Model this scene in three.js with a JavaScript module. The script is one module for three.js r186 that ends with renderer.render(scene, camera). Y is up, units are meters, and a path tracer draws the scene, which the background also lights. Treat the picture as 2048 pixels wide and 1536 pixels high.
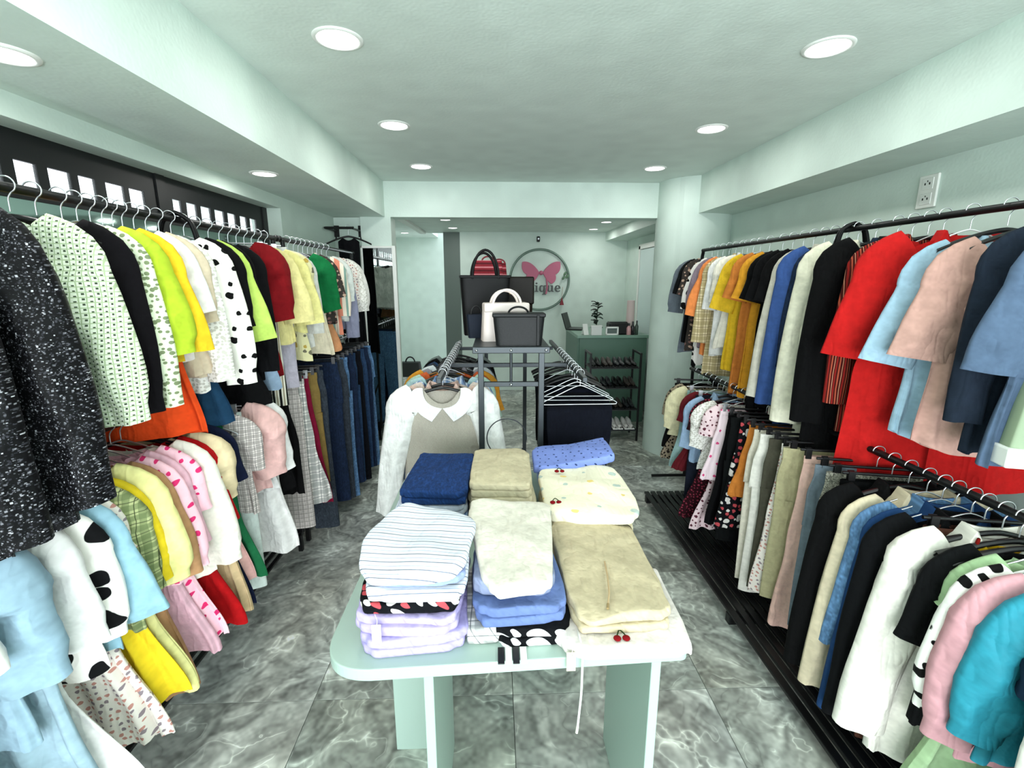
import * as THREE from 'three';
import { RectAreaLightUniformsLib } from 'three/addons/lights/RectAreaLightUniformsLib.js';
import { RoundedBoxGeometry } from 'three/addons/geometries/RoundedBoxGeometry.js';
import { FontLoader } from 'three/addons/loaders/FontLoader.js';
import { TextGeometry } from 'three/addons/geometries/TextGeometry.js';
import { mergeGeometries } from 'three/addons/utils/BufferGeometryUtils.js';

// ---------- camera, sky, daylight, exposure ----------
const scene = new THREE.Scene();
const camera = new THREE.PerspectiveCamera(77.9, 2048 / 1536, 0.05, 60);
camera.position.set(0, 1.65, 0);
camera.rotation.order = 'YXZ';
camera.rotation.y = THREE.MathUtils.degToRad(-2.0);
camera.rotation.x = THREE.MathUtils.degToRad(-12.35);
scene.add(camera);
const renderer = new THREE.WebGLRenderer({ antialias: true });
renderer.toneMapping = THREE.LinearToneMapping;
renderer.toneMappingExposure = 1.0;
renderer.shadowMap.enabled = true;
RectAreaLightUniformsLib.init();
scene.background = new THREE.Color().setRGB(2.2, 2.35, 2.5);      // overcast white sky outside the windows
const DAY = 9;                                                     // daylight through the glazed shop front behind the viewer
const LAMP = 0.95;                                                    // one recessed downlight, candela
const shopLight = new THREE.RectAreaLight(new THREE.Color().setRGB(0.93, 1.0, 1.04), DAY, 3.0, 2.05);
shopLight.position.set(0.3, 1.12, 2.22);
shopLight.rotation.y = 0;
shopLight.lookAt(0.3, 1.1, -3);
scene.add(shopLight);

// ---------- helpers ----------
function rng(seed) { let a = (seed * 2654435761) >>> 0 || 1; return () => { a |= 0; a = a + 0x6D2B79F5 | 0; let t = Math.imul(a ^ a >>> 15, 1 | a); t = t + Math.imul(t ^ t >>> 7, 61 | t) ^ t; return ((t ^ t >>> 14) >>> 0) / 4294967296; }; }
const V = (x, y, z) => new THREE.Vector3(x, y, z);
const lin = (a, b, t) => a + (b - a) * t;
const sst = (a, b, x) => { const t = Math.min(1, Math.max(0, (x - a) / (b - a))); return t * t * (3 - 2 * t); };
const used = {};
function numbered(n) { const k = used[n] = (used[n] || 0) + 1; return k === 1 ? n : `${n}_${String(k - 1).padStart(3, '0')}`; }
function part(name, geo, m, parent, label) {
  const o = new THREE.Mesh(geo, m); o.name = name; o.castShadow = o.receiveShadow = true;
  if (label) o.userData.label = label;
  parent.add(o); return o;
}
const labels = new Set();
function thing(name, label, category, pos = [0, 0, 0], turn = 0, group) {
  const o = new THREE.Group(); o.name = numbered(name); o.position.set(...pos); o.rotation.y = turn; scene.add(o);
  o.userData = { label, category }; if (group) o.userData.group = group;
  if (labels.has(label)) console.log('same label:', label);
  labels.add(label);
  const n = label.split(/\s+/).length; if (n > 16 || n < 4) console.log('label length', n, label);
  return o;
}
function struct(name, geo, m, parent) {
  const o = new THREE.Mesh(geo, m); o.name = parent ? name : numbered(name); o.castShadow = o.receiveShadow = true;
  if (!parent) o.userData.kind = 'structure';
  (parent || scene).add(o); return o;
}
function boxG(x0, x1, y0, y1, z0, z1) { const g = new THREE.BoxGeometry(Math.abs(x1 - x0), Math.abs(y1 - y0), Math.abs(z1 - z0)); g.translate((x0 + x1) / 2, (y0 + y1) / 2, (z0 + z1) / 2); return uvm(g); }
function rboxG(x0, x1, y0, y1, z0, z1, r = 0.004, s = 2) { const g = new RoundedBoxGeometry(Math.abs(x1 - x0), Math.abs(y1 - y0), Math.abs(z1 - z0), s, r); g.translate((x0 + x1) / 2, (y0 + y1) / 2, (z0 + z1) / 2); return uvm(g); }
function uvm(g) {  // texture coordinates in metres, by the face's main direction
  const p = g.attributes.position, n = g.attributes.normal, u = new Float32Array(p.count * 2);
  for (let i = 0; i < p.count; i++) {
    const a = Math.abs(n.getX(i)), b = Math.abs(n.getY(i)), c = Math.abs(n.getZ(i));
    if (b >= a && b >= c) { u[2 * i] = p.getX(i); u[2 * i + 1] = p.getZ(i); } else if (a >= c) { u[2 * i] = p.getZ(i); u[2 * i + 1] = p.getY(i); } else { u[2 * i] = p.getX(i); u[2 * i + 1] = p.getY(i); }
  }
  g.setAttribute('uv', new THREE.BufferAttribute(u, 2)); return g;
}
function tubeG(pts, r, seg = 24, rad = 8, closed = false) { return new THREE.TubeGeometry(new THREE.CatmullRomCurve3(pts.map(p => V(...p)), closed, 'catmullrom', 0.3), seg, r, rad, closed); }
function barG(a, b, r, rad = 8) { const A = V(...a), B = V(...b), d = B.clone().sub(A); const g = new THREE.CylinderGeometry(r, r, d.length(), rad); g.applyQuaternion(new THREE.Quaternion().setFromUnitVectors(V(0, 1, 0), d.clone().normalize())); g.translate((A.x + B.x) / 2, (A.y + B.y) / 2, (A.z + B.z) / 2); return g; }
function merge(list) { return mergeGeometries(list.map(g => { const h = g.index ? g.toNonIndexed() : g; for (const k of Object.keys(h.attributes)) if (!['position', 'normal', 'uv'].includes(k)) h.deleteAttribute(k); return h; })); }
function gridG(rows, cols, fn, wrap) {  // fn(i, j) -> [x, y, z, u, v]
  const pos = [], uv = [], idx = [], W = wrap ? cols : cols + 1;
  for (let i = 0; i <= rows; i++) for (let j = 0; j < W; j++) { const q = fn(i, j); pos.push(q[0], q[1], q[2]); uv.push(q[3] ?? q[0], q[4] ?? q[1]); }
  for (let i = 0; i < rows; i++) for (let j = 0; j < cols; j++) { const a = i * W + j, b = i * W + (j + 1) % W, c = a + W, d = b + W; idx.push(a, c, b, b, c, d); }
  const g = new THREE.BufferGeometry();
  g.setAttribute('position', new THREE.Float32BufferAttribute(pos, 3)); g.setAttribute('uv', new THREE.Float32BufferAttribute(uv, 2)); g.setIndex(idx); g.computeVertexNormals(); return g;
}

// ---------- textures and materials ----------
function canvasTex(px, metres, draw, srgb = true) {
  const c = document.createElement('canvas'); c.width = c.height = px; const x = c.getContext('2d'); draw(x, px);
  const t = new THREE.CanvasTexture(c); t.wrapS = t.wrapT = THREE.RepeatWrapping; t.repeat.set(1 / metres, 1 / metres); if (srgb) t.colorSpace = THREE.SRGBColorSpace; t.magFilter = THREE.LinearFilter; return t;
}
function fill(x, p, c) { x.fillStyle = c; x.fillRect(0, 0, p, p); }
function wrapDot(x, p, cx, cy, f) { for (const ox of [-p, 0, p]) for (const oy of [-p, 0, p]) { x.save(); x.translate(cx + ox, cy + oy); f(x); x.restore(); } }
function blob(x, r, R, n = 9) { const a0 = R() * 6, q = []; for (let i = 0; i < n; i++) { const a = a0 + i / n * 6.2832, k = r * (0.62 + 0.6 * R()); q.push([k * Math.cos(a), k * Math.sin(a)]); } const m = (a, b) => [(a[0] + b[0]) / 2, (a[1] + b[1]) / 2]; x.beginPath(); const s = m(q[n - 1], q[0]); x.moveTo(...s); for (let i = 0; i < n; i++) { const e = m(q[i], q[(i + 1) % n]); x.quadraticCurveTo(q[i][0], q[i][1], e[0], e[1]); } x.fill(); }
function noise2(n, seed) {  // tiling value noise lattice
  const R = rng(seed), a = Float32Array.from({ length: n * n }, R);
  return (u, v) => { u = ((u % 1) + 1) % 1 * n; v = ((v % 1) + 1) % 1 * n; const i = u | 0, j = v | 0, f = u - i, g = v - j, s = f * f * (3 - 2 * f), t = g * g * (3 - 2 * g), q = (k, l) => a[(l % n) * n + k % n]; return lin(lin(q(i, j), q(i + 1, j), s), lin(q(i, j + 1), q(i + 1, j + 1), s), t); };
}
function dataTex(px, metres, fn, srgb = true) {  // fn(u, v) -> [r, g, b] 0..1
  const d = new Uint8Array(px * px * 4);
  for (let j = 0; j < px; j++) for (let i = 0; i < px; i++) { const c = fn(i / px, j / px), k = 4 * (j * px + i); for (let q = 0; q < 3; q++) d[k + q] = Math.max(0, Math.min(255, c[q] * 255)); d[k + 3] = 255; }
  const t = new THREE.DataTexture(d, px, px); t.wrapS = t.wrapT = THREE.RepeatWrapping; t.repeat.set(1 / metres, 1 / metres); t.magFilter = THREE.LinearFilter; t.minFilter = THREE.LinearFilter; if (srgb) t.colorSpace = THREE.SRGBColorSpace; t.needsUpdate = true; return t;
}
const nA = noise2(8, 3), nB = noise2(24, 5), nC = noise2(64, 7), nD = noise2(5, 11);
const weaveBump = dataTex(128, 0.02, (u, v) => { const a = 0.5 + 0.25 * Math.sin(u * 6.2832 * 12) * Math.sin(v * 6.2832 * 12) + 0.2 * (nC(u, v) - 0.5); return [a, a, a]; }, false);
const mottle = dataTex(256, 0.5, (u, v) => { const a = 0.93 + 0.07 * nB(u, v) - 0.05 * nC(u, v); return [a, a, a]; });
const crumple = dataTex(256, 0.32, (u, v) => { let a = 0; a += Math.abs(nA(u + 0.1 * nD(v, u), v) - 0.5) * 1.1; a += Math.abs(nB(u, v * 0.5) - 0.5) * 0.5; return [a, a, a]; }, false);
const drape = dataTex(256, 0.36, (u, v) => { let a = Math.abs(nA(u + 0.06 * nD(v, u), v * 1) - 0.5) * 0.7; a += Math.abs(nB(u + 0.02 * nA(v, u), v * 0.34 - (v > 0.5 ? 0.34 * (2 * v - 1) : 0)) - 0.5) * 0.8; a += 0.12 * nC(u, v); return [a, a, a]; }, false);
const mat = (c, rough = 0.6, more = {}) => new THREE.MeshStandardMaterial({ color: c, roughness: rough, side: THREE.DoubleSide, ...more });
const fabCache = {};
function fab(c, rough = 0.9) { const k = c + '/' + rough; return fabCache[k] ||= new THREE.MeshPhysicalMaterial({ color: c, roughness: rough, map: mottle, bumpMap: drape, bumpScale: 0.0055, specularIntensity: 0.3, side: THREE.DoubleSide }); }
function pat(tex, rough = 0.88) { return new THREE.MeshPhysicalMaterial({ color: '#ffffff', map: tex, roughness: rough, bumpMap: drape, bumpScale: 0.0045, specularIntensity: 0.3, side: THREE.DoubleSide }); }
function dotsTex(bg, fg, metres, n, r0, r1, seed, shapes = 'blob', fg2) {
  return canvasTex(256, metres, (x, p) => { fill(x, p, bg); const R = rng(seed); const g = Math.ceil(Math.sqrt(n)); for (let i = 0; i < n; i++) { const cx = ((i % g) + 0.2 + 0.6 * R()) / g * p, cy = ((i / g | 0) + 0.2 + 0.6 * R()) / g * p, r = lin(r0, r1, R()) / metres * p, s = R() * 1e6 | 0; x.fillStyle = fg2 && R() > 0.5 ? fg2 : fg; wrapDot(x, p, cx, cy, q => { const R2 = rng(s); if (shapes === 'dot') { q.beginPath(); q.arc(0, 0, r, 0, 6.3); q.fill(); } else blob(q, r, R2); }); } });
}
function stripeTex(bg, lines, metres, horiz = true) { return canvasTex(128, metres, (x, p) => { fill(x, p, bg); for (const [c, a, b] of lines) { x.fillStyle = c; horiz ? x.fillRect(0, a * p, p, (b - a) * p) : x.fillRect(a * p, 0, (b - a) * p, p); } }); }
function checkTex(bg, c1, c2, metres, w = 0.5) { return canvasTex(128, metres, (x, p) => { fill(x, p, bg); x.globalAlpha = 0.5; x.fillStyle = c1; x.fillRect(0, 0, p * w, p); x.fillRect(0, 0, p, p * w); x.globalAlpha = 0.7; x.fillStyle = c2; x.fillRect(0, p * 0.75, p, p * 0.06); x.fillRect(p * 0.75, 0, p * 0.06, p); x.globalAlpha = 1; }); }
function denimTex(c, seed) { const n = noise2(32, seed), m = noise2(90, seed + 1); return dataTex(256, 0.3, (u, v) => { const a = 0.78 + 0.3 * n(u * 2, v * 0.3) * n(v, u) + 0.22 * (m(u, v * 0.4) - 0.5); return c.map(q => q * a); }); }
const P = {
  sparkle: pat(canvasTex(512, 0.2, (x, p) => { fill(x, p, '#040406'); const R = rng(5); for (let i = 0; i < 2600; i++) { const g = 30 + R() * R() * 190 | 0; x.fillStyle = `rgb(${g},${g},${g + 6})`; const s = 2 + 6 * R(); x.fillRect(R() * p, R() * p, s, s * (0.5 + R())); } }), 0.6),
  gingham: pat(canvasTex(128, 0.05, (x, p) => { fill(x, p, '#e9efdc'); x.fillStyle = '#46523f'; for (let i = 0; i < 4; i++) for (let j = 0; j < 4; j++) x.fillRect(i * 32 + 4, j * 32 + 8 + (i % 2) * 16, 12, 12); x.fillStyle = '#b2c29c'; for (let i = 0; i < 4; i++) { x.fillRect(0, i * 32, p, 6); x.fillRect(i * 32 + 20, 0, 6, p); } })),
  laceGreen: pat(dotsTex('#e6efd2', '#7f8c68', 0.09, 36, 0.003, 0.006, 4, 'dot')),
  dots: pat(dotsTex('#f2f0e6', '#0a0a0a', 0.16, 9, 0.009, 0.015, 8)),
  cow: pat(dotsTex('#eeeae4', '#0c0c0e', 0.22, 9, 0.012, 0.034, 15)),
  cowDark: pat(dotsTex('#07080c', '#e8e8ea', 0.16, 9, 0.014, 0.03, 21)),
  dalmatian: pat(dotsTex('#f0eee9', '#0d0d0d', 0.2, 16, 0.007, 0.018, 33)),
  hearts: pat(dotsTex('#f6c5d2', '#d8316d', 0.16, 16, 0.006, 0.011, 9)),
  heartsWhite: pat(dotsTex('#f5dfe6', '#d94a80', 0.2, 9, 0.007, 0.013, 19)),
  florDark: pat(dotsTex('#08090e', '#b9484f', 0.16, 25, 0.006, 0.016, 41, 'blob', '#d9d4cf')),
  florBrown: pat(dotsTex('#3a3430', '#b79a86', 0.16, 25, 0.005, 0.013, 42, 'blob', '#7c5b55')),
  florLight: pat(dotsTex('#e6ded6', '#8d7f86', 0.11, 36, 0.003, 0.007, 43, 'blob', '#c08a80')),
  florPink: pat(dotsTex('#e7cfd3', '#5b2b38', 0.14, 25, 0.004, 0.009, 44)),
  florYellow: pat(dotsTex('#dcd6a6', '#6e6a58', 0.2, 16, 0.008, 0.02, 45, 'blob', '#b59a4c')),
  maroonDots: pat(dotsTex('#2a0a12', '#8e3346', 0.1, 25, 0.004, 0.007, 46)),
  cherry: pat(dotsTex('#f1ebd2', '#e9cf83', 0.3, 9, 0.008, 0.02, 47, 'blob', '#b8c6bd')),
  polkaBlue: pat(dotsTex('#7f93d8', '#31416f', 0.12, 9, 0.0035, 0.005, 48, 'dot')),
  leopard: pat(dotsTex('#9d8f7a', '#2a2320', 0.12, 25, 0.005, 0.011, 49)),
  stripeBlouse: pat(stripeTex('#e2e5ee', [['#6d7486', 0.1, 0.2], ['#9aa6c6', 0.6, 0.66]], 0.03)),
  stripeBlue: pat(stripeTex('#93aacd', [['#dfe7f2', 0.1, 0.35], ['#5d7aa8', 0.6, 0.75]], 0.03, false)),
  stripeWine: pat(stripeTex('#4a1612', [['#b7553d', 0.1, 0.25], ['#d69a7b', 0.5, 0.57], ['#8c1f1b', 0.7, 0.9]], 0.024, false)),
  stripeMono: pat(stripeTex('#e4e0d0', [['#161616', 0.0, 0.35], ['#8e8064', 0.6, 0.75]], 0.03, false)),
  stripePeach: pat(stripeTex('#e9dcc9', [['#d3846c', 0.0, 0.35], ['#7f9d92', 0.6, 0.75]], 0.09, false)),
  stripeGreen: pat(stripeTex('#123b32', [['#e8e2d6', 0.0, 0.2], ['#c9775e', 0.3, 0.38], ['#0b1f1c', 0.5, 0.7]], 0.04)),
  plaidGrey: pat(checkTex('#e7e3de', '#8c8f8c', '#55585a', 0.05)),
  plaidFine: pat(checkTex('#d9d0cb', '#8b8580', '#3c3b3c', 0.025)),
  plaidBeige: pat(checkTex('#d9c9a4', '#9b8a61', '#5c4d31', 0.05)),
  checkGreen: pat(checkTex('#aab07e', '#5b6842', '#2c3320', 0.03)),
  tweed: pat(dataTex(256, 0.12, (u, v) => { const a = 0.42 + 0.5 * (nC(u, v) - 0.5) + 0.2 * nB(v, u); return [a, a * 0.98, a * 0.9]; })),
  knit: pat(dataTex(256, 0.08, (u, v) => { const a = 0.66 + 0.1 * Math.sin(u * 6.2832 * 10) * Math.cos(v * 6.2832 * 10 + Math.abs(Math.sin(u * 31.4)) * 2) + 0.1 * (nC(u, v) - 0.5); return [a, a * 0.965, a * 0.9]; }), 0.95),
  denimDark: pat(denimTex([0.13, 0.19, 0.30], 61)), denimMid: pat(denimTex([0.20, 0.31, 0.46], 62)), denimLight: pat(denimTex([0.42, 0.58, 0.76], 63)), denimGrey: pat(denimTex([0.24, 0.27, 0.31], 64)), denimBlack: pat(denimTex([0.06, 0.07, 0.1], 65)),
  denimBright: pat(denimTex([0.13, 0.25, 0.47], 66)),
  lace: pat(dotsTex('#f1efe9', '#c9c6bd', 0.05, 16, 0.003, 0.006, 50, 'dot')),
};
const paintBump = dataTex(256, 0.6, (u, v) => { const a = 0.5 + 0.3 * (nC(u, v) - 0.5) + 0.2 * (nB(u, v) - 0.5); return [a, a, a]; }, false);
const paintMap = dataTex(256, 2.2, (u, v) => { const a = 0.96 + 0.04 * nB(u, v); return [a, a, a]; });
const wallM = mat(new THREE.Color().setRGB(0.68, 0.80, 0.73), 0.55, { map: paintMap, bumpMap: paintBump, bumpScale: 0.0012 });
const ceilM = mat(new THREE.Color().setRGB(0.72, 0.81, 0.755), 0.6, { map: paintMap, bumpMap: paintBump, bumpScale: 0.0012 });
const blackM = mat('#0b0c0d', 0.42, { metalness: 0.3 });
const gunM = mat('#3d4245', 0.4, { metalness: 0.6 });
const frameM = mat('#06090d', 0.55);
const chromeM = mat('#c9cdd0', 0.2, { metalness: 1 });
const whiteM = mat('#eceee9', 0.5);
const leather = (c, r = 0.5, more = {}) => new THREE.MeshPhysicalMaterial({ color: c, roughness: r, specularIntensity: 0.35, side: THREE.DoubleSide, ...more });
const mintM = mat(new THREE.Color().setRGB(0.36, 0.475, 0.415), 0.38);
const greenM = mat(new THREE.Color().setRGB(0.085, 0.17, 0.125), 0.45);
// ---------- the room ----------
const XL = -1.45, XR = 2.06, ZF = -4.5, ZN = 2.3, YC = 2.5, YS = 2.2;
// floor: screed under separate polished stone-look tiles
{
  const f = struct('floor', boxG(-3.2, 2.6, -0.12, -0.012, -9.2, 2.45), mat('#3b3f3c', 0.9));
  const w1 = noise2(6, 101), w2 = noise2(13, 102), w3 = noise2(29, 103), w4 = noise2(61, 104), w5 = noise2(120, 105);
  const marble = dataTex(1024, 1.7, (u, v) => {
    const du = 0.16 * (w1(u, v) - 0.5) + 0.07 * (w2(u, v) - 0.5) + 0.03 * (w3(v, u) - 0.5), dv = 0.16 * (w1(v + 0.37, u) - 0.5) + 0.07 * (w2(v + 0.37, u) - 0.5) + 0.03 * (w3(u + 0.2, v) - 0.5);
    let a = 0.665 + 0.1 * (w1(u + du, v + dv) - 0.5) + 0.16 * (w2(u + du, v + dv) - 0.5) + 0.22 * (w3(u + du, v + dv) - 0.5) + 0.2 * (w4(u + du, v + dv) - 0.5) + 0.14 * (w5(u, v) - 0.5);
    const r1 = 1 - Math.abs(w2(u * 0.5 + (u > 0.5 ? 0.5 - u : 0) + du * 0.9 + 0.012 * (w5(u, v) - 0.5), v + dv * 0.9) - 0.5) * 2, r2 = 1 - Math.abs(w3(u + du * 0.8 + 0.02 * (w4(u, v) - 0.5), v * 0.5 + (v > 0.5 ? 0.5 - v : 0) + dv * 0.8) - 0.5) * 2, br = sst(0.35, 0.75, w2(v + 0.21, u + 0.6)), br2 = sst(0.4, 0.8, w3(v + 0.4, u + 0.1));
    const r3 = 1 - Math.abs(w3(u + du * 1.3, v + dv * 1.3) - 0.5) * 2; a += 0.3 * Math.pow(r1, 26) * br + 0.28 * Math.pow(r2, 16) * br2 + 0.16 * Math.pow(r3, 12) * br2 * br;
    a -= 0.1 * Math.pow(r2, 6) * (1 - br);
    const warm = 0.03 * (w1(v + 0.3, u) - 0.5);
    return [a * (0.985 + warm), a * 1.0, a * (0.965 - warm)];
  });
  const tileM = [mat('#ffffff', 0.34, { map: marble }), mat('#f3f5f2', 0.34, { map: marble }), mat('#e9ece8', 0.36, { map: marble })];
  const R = rng(77), T = 0.8;
  for (let i = -4; i < 3; i++) for (let j = -10; j < 6; j++) {
    const x0 = 0.86 + i * T, z0 = -1.62 + j * T;
    const a = Math.max(x0, -3.1), b = Math.min(x0 + T, 2.5), c = Math.max(z0, -9.1), d = Math.min(z0 + T, 2.4);
    if (b - a < 0.1 || d - c < 0.1) continue;
    const g = rboxG(a + 0.001, b - 0.001, -0.012, 0, c + 0.001, d - 0.001, 0.0012, 1), ox = R() * 1.7, oy = R() * 1.7, fl = R() > 0.5 ? -1 : 1, u = g.attributes.uv;
    for (let k = 0; k < u.count; k++) u.setXY(k, u.getX(k) * fl + ox, u.getY(k) + oy);
    part('tile', g, tileM[R() * 3 | 0], f);
  }
}
// ceiling slab with the dropped soffit and beams
struct('ceiling', boxG(-3.2, 2.6, YC, YC + 0.2, ZF - 0.2, 2.45), ceilM);
const beamL = struct('trim_1', boxG(XL - 0.25, -0.98, YS, YC, ZF, 2.45), wallM); beamL.userData.label = 'dropped ceiling soffit over the window wall';
const beamR = struct('trim_2', boxG(1.72, XR + 0.2, YS, YC, ZF, 2.45), wallM); beamR.userData.label = 'deep beam along the socket wall';
const lintel = struct('trim_3', boxG(-0.98, 1.85, YS, YC, ZF - 0.2, ZF), wallM); lintel.userData.label = 'lintel over the opening to the back room';
struct('wall_right', boxG(XR, XR + 0.2, 0, YC, ZF - 0.2, 2.45), wallM);
// rounded column at the opening
{ const g = new THREE.CylinderGeometry(0.33, 0.33, YC, 48); g.translate(1.81, YC / 2, -4.48); const c = struct('trim_4', uvm(g), wallM); c.userData.label = 'round plastered column at the opening'; }
// left wall with the window opening
{
  const z1 = -3.45, z2 = 0.7, y1 = 0.95, y2 = 2.125, xa = XL - 0.2;
  struct('wall_left', merge([boxG(xa, XL, 0, y1, -4.7, 2.45), boxG(xa, XL, y2, YC, -4.7, 2.45), boxG(xa, XL, y1, y2, -4.7, z1), boxG(xa, XL, y1, y2, z2, 2.45)]), wallM);
  const w = new THREE.Group(); w.name = 'window_1'; w.userData = { kind: 'structure', label: 'dark framed window with a row of small bright panes' }; scene.add(w);
  const xf = -1.55, d = 0.012;
  const edges = [-3.302, -3.206, -3.181, -3.086, -3.052, -2.949, -2.928, -2.819, -2.796, -2.692, -2.671, -2.573, -2.546, -2.468, -2.292, -2.189, -2.175, -2.064, -2.027, -1.937, -1.916, -1.813, -1.784, -1.693];
  const spans = []; for (let i = 0; i < edges.length; i += 2) spans.push([edges[i], edges[i + 1] - 0.012]);
  for (let k = 0; k < 16; k++) { const a = -1.66 + k * 0.122 + (k > 9 ? 0.15 : 0); if (a + 0.1 < z2) spans.push([a, a + 0.098]); }
  const yA = 1.945, yB = 2.032;
  const fr = [boxG(xf - d, xf, yB, y2, z1, z2), boxG(xf - d, xf, yA - 0.035, yA, z1, z2), boxG(xf - d, xf, y1, y1 + 0.06, z1, z2)];
  let prev = z1; for (const [a, b] of spans) { fr.push(boxG(xf - d, xf, yA, yB, prev, a)); prev = b; } fr.push(boxG(xf - d, xf, yA, yB, prev, z2));
  for (const z of [z1 + 0.03, -2.4, -1.2, 0.0]) fr.push(boxG(xf - d, xf + 0.008, y1, y2, z - 0.03, z + 0.03));
  part('window_frame', merge(fr), frameM, w);
  const paneM = new THREE.MeshPhysicalMaterial({ color: '#ffffff', transmission: 1, thickness: 0, roughness: 0.25, ior: 1.3 });
  for (const [a, b] of spans) part('pane', boxG(xf - 0.006, xf - 0.003, yA - 0.002, yB + 0.002, a - 0.002, b + 0.002), paneM, w);
  const glassM = mat(new THREE.Color().setRGB(0.30, 0.40, 0.37), 0.05, { metalness: 0.95 });
  for (const [a, b] of [[z1, -2.4], [-2.4, -1.2], [-1.2, 0], [0, z2]]) part('mirror_pane', boxG(xf - 0.012, xf - 0.004, y1 + 0.05, yA - 0.03, a + 0.02, b - 0.02), glassM, w);
}
// front of the shop behind the viewer: glazed opening
{
  struct('wall_front', merge([boxG(-3.2, -1.25, 0, YC, 2.3, 2.45), boxG(1.85, 2.6, 0, YC, 2.3, 2.45), boxG(-1.25, 1.85, 2.2, YC, 2.3, 2.45)]), wallM);
  const w = new THREE.Group(); w.name = 'window_2'; w.userData = { kind: 'structure', label: 'glazed shop front' }; scene.add(w);
  part('window_frame', merge([boxG(-1.25, 1.85, 0, 0.06, 2.34, 2.4), boxG(-1.25, 1.85, 2.14, 2.2, 2.34, 2.4), ...[-1.22, 0.3, 1.82].map(x => boxG(x - 0.03, x + 0.03, 0, 2.2, 2.34, 2.4))]), frameM, w);
  const g = new THREE.MeshPhysicalMaterial({ color: '#ffffff', transmission: 1, thickness: 0, roughness: 0, ior: 1.3 });
  for (const [a, b] of [[-1.19, 0.27], [0.33, 1.79]]) part('pane', boxG(a, b, 0.06, 2.14, 2.365, 2.37), g, w);
}
// end wall left of the opening: pier and niche
struct('wall_pier', boxG(-1.2, -0.93, 0, YS, ZF - 0.2, ZF), wallM);
struct('wall_niche', boxG(XL - 0.2, -1.2, 0, YS, ZF - 0.2, ZF - 0.05), wallM);
// back room
const ZB = -7.1, YB = 2.32;
struct('ceiling_back', boxG(-1.0, 2.6, YB, YB + 0.15, ZB - 0.2, ZF - 0.2), ceilM);
struct('ceiling_passage', boxG(-3.2, -1.0, YB + 0.06, YB + 0.2, -9.2, ZF - 0.2), ceilM);
struct('trim_5', boxG(-1.06, -0.98, YB - 0.03, YB + 0.08, ZB, ZF - 0.2), whiteM).userData.label = 'pale ceiling edge strip above the passage';
struct('wall_back', boxG(-0.5, 2.3, 0, YC, ZB - 0.2, ZB), wallM);
struct('wall_back_pillar', boxG(-0.74, -0.5, 0, YC, ZB - 0.6, ZB - 0.05), mat(new THREE.Color().setRGB(0.12, 0.16, 0.14), 0.5));
struct('wall_back_right', boxG(1.92, 2.1, 0, YC, ZB, ZF - 0.2), wallM);
struct('trim_6', boxG(1.6, 1.92, YB - 0.12, YB, ZB, ZF - 0.2), wallM).userData.label = 'low beam in the back room';
struct('wall_passage_end', boxG(-3.2, -0.5, 0, YC, -9.0, -8.8), wallM);
struct('wall_passage_left', boxG(-1.95, -1.8, 0, YC, -8.8, ZF - 0.2), wallM);
{ // pale door in the back room's side wall
  const w = new THREE.Group(); w.name = 'door_1'; w.userData = { kind: 'structure', label: 'pale door in the back room' }; scene.add(w); w.position.set(1.92, 0, -5.9);
  part('door_leaf', rboxG(-0.03, 0, 0.01, 2.03, -0.42, 0.42, 0.004), mat('#cfe0de', 0.4), w);
  part('door_frame', merge([boxG(-0.035, 0, 0, 2.08, -0.49, -0.43), boxG(-0.035, 0, 0, 2.08, 0.43, 0.49), boxG(-0.035, 0, 2.04, 2.1, -0.49, 0.49)]), whiteM, w);
}
struct('baseboard_left', boxG(XL, XL + 0.012, 0, 0.08, ZF, 2.3), whiteM);
struct('baseboard_right', boxG(XR - 0.012, XR, 0, 0.08, -4.2, 2.3), whiteM);
// recessed downlights
const lampGlow = new THREE.MeshStandardMaterial({ color: '#ffffff', emissive: '#ffffff', emissiveIntensity: 8, roughness: 0.5 });
function downlight(x, y, z, label, r = 0.072, power = LAMP) {
  const t = thing('recessed_downlight', label, 'downlight', [x, y, z], 0, 'recessed ceiling downlights');
  const rim = new THREE.LatheGeometry([[r, 0.002], [r, -0.004], [r + 0.006, -0.007], [r + 0.016, -0.004], [r + 0.018, 0.002]].map(a => new THREE.Vector2(...a)), 40); part('trim_ring', rim, whiteM, t);
  const d = new THREE.CylinderGeometry(r, r, 0.006, 40); d.translate(0, -0.001, 0); part('diffuser', d, lampGlow, t);
  const w = r * 1.72, s = new THREE.RectAreaLight(new THREE.Color().setRGB(1, 0.99, 0.95), power / (w * w), w, w); s.position.set(0, -0.012, 0); s.rotation.x = -Math.PI / 2; t.add(s);
}
const rows = ['third from the opening', 'second from the opening', 'nearest the opening'];
[[-1.96, 0], [-2.94, 1], [-3.93, 2]].forEach(([z, k]) => { downlight(-0.56, YC, z, `round ceiling downlight on the window side, ${rows[k]}`); downlight(1.25, YC, z, `round ceiling downlight on the socket-wall side, ${rows[k]}`); });
for (const z of [-0.98, 0, 0.98, 1.96]) for (const [x, w] of [[-0.56, 'window'], [1.25, 'socket-wall']]) downlight(x, YC, z, `round ceiling downlight on the ${w} side, ${z < -0.5 ? 'fourth' : z < 0.5 ? 'fifth' : z < 1.5 ? 'sixth' : 'seventh'} from the opening`);
downlight(-1.215, YS, -1.37, 'downlight in the dropped soffit, at the picture edge', 0.055, LAMP * 0.8); downlight(-1.215, YS, -2.735, 'downlight in the dropped soffit, farther along the window', 0.055, LAMP * 0.8);
downlight(-0.56, YB, -5.68, 'back room downlight on the passage side, nearer one', 0.055); downlight(-0.55, YB, -6.55, 'back room downlight on the passage side, by the cream wall', 0.055);
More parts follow.
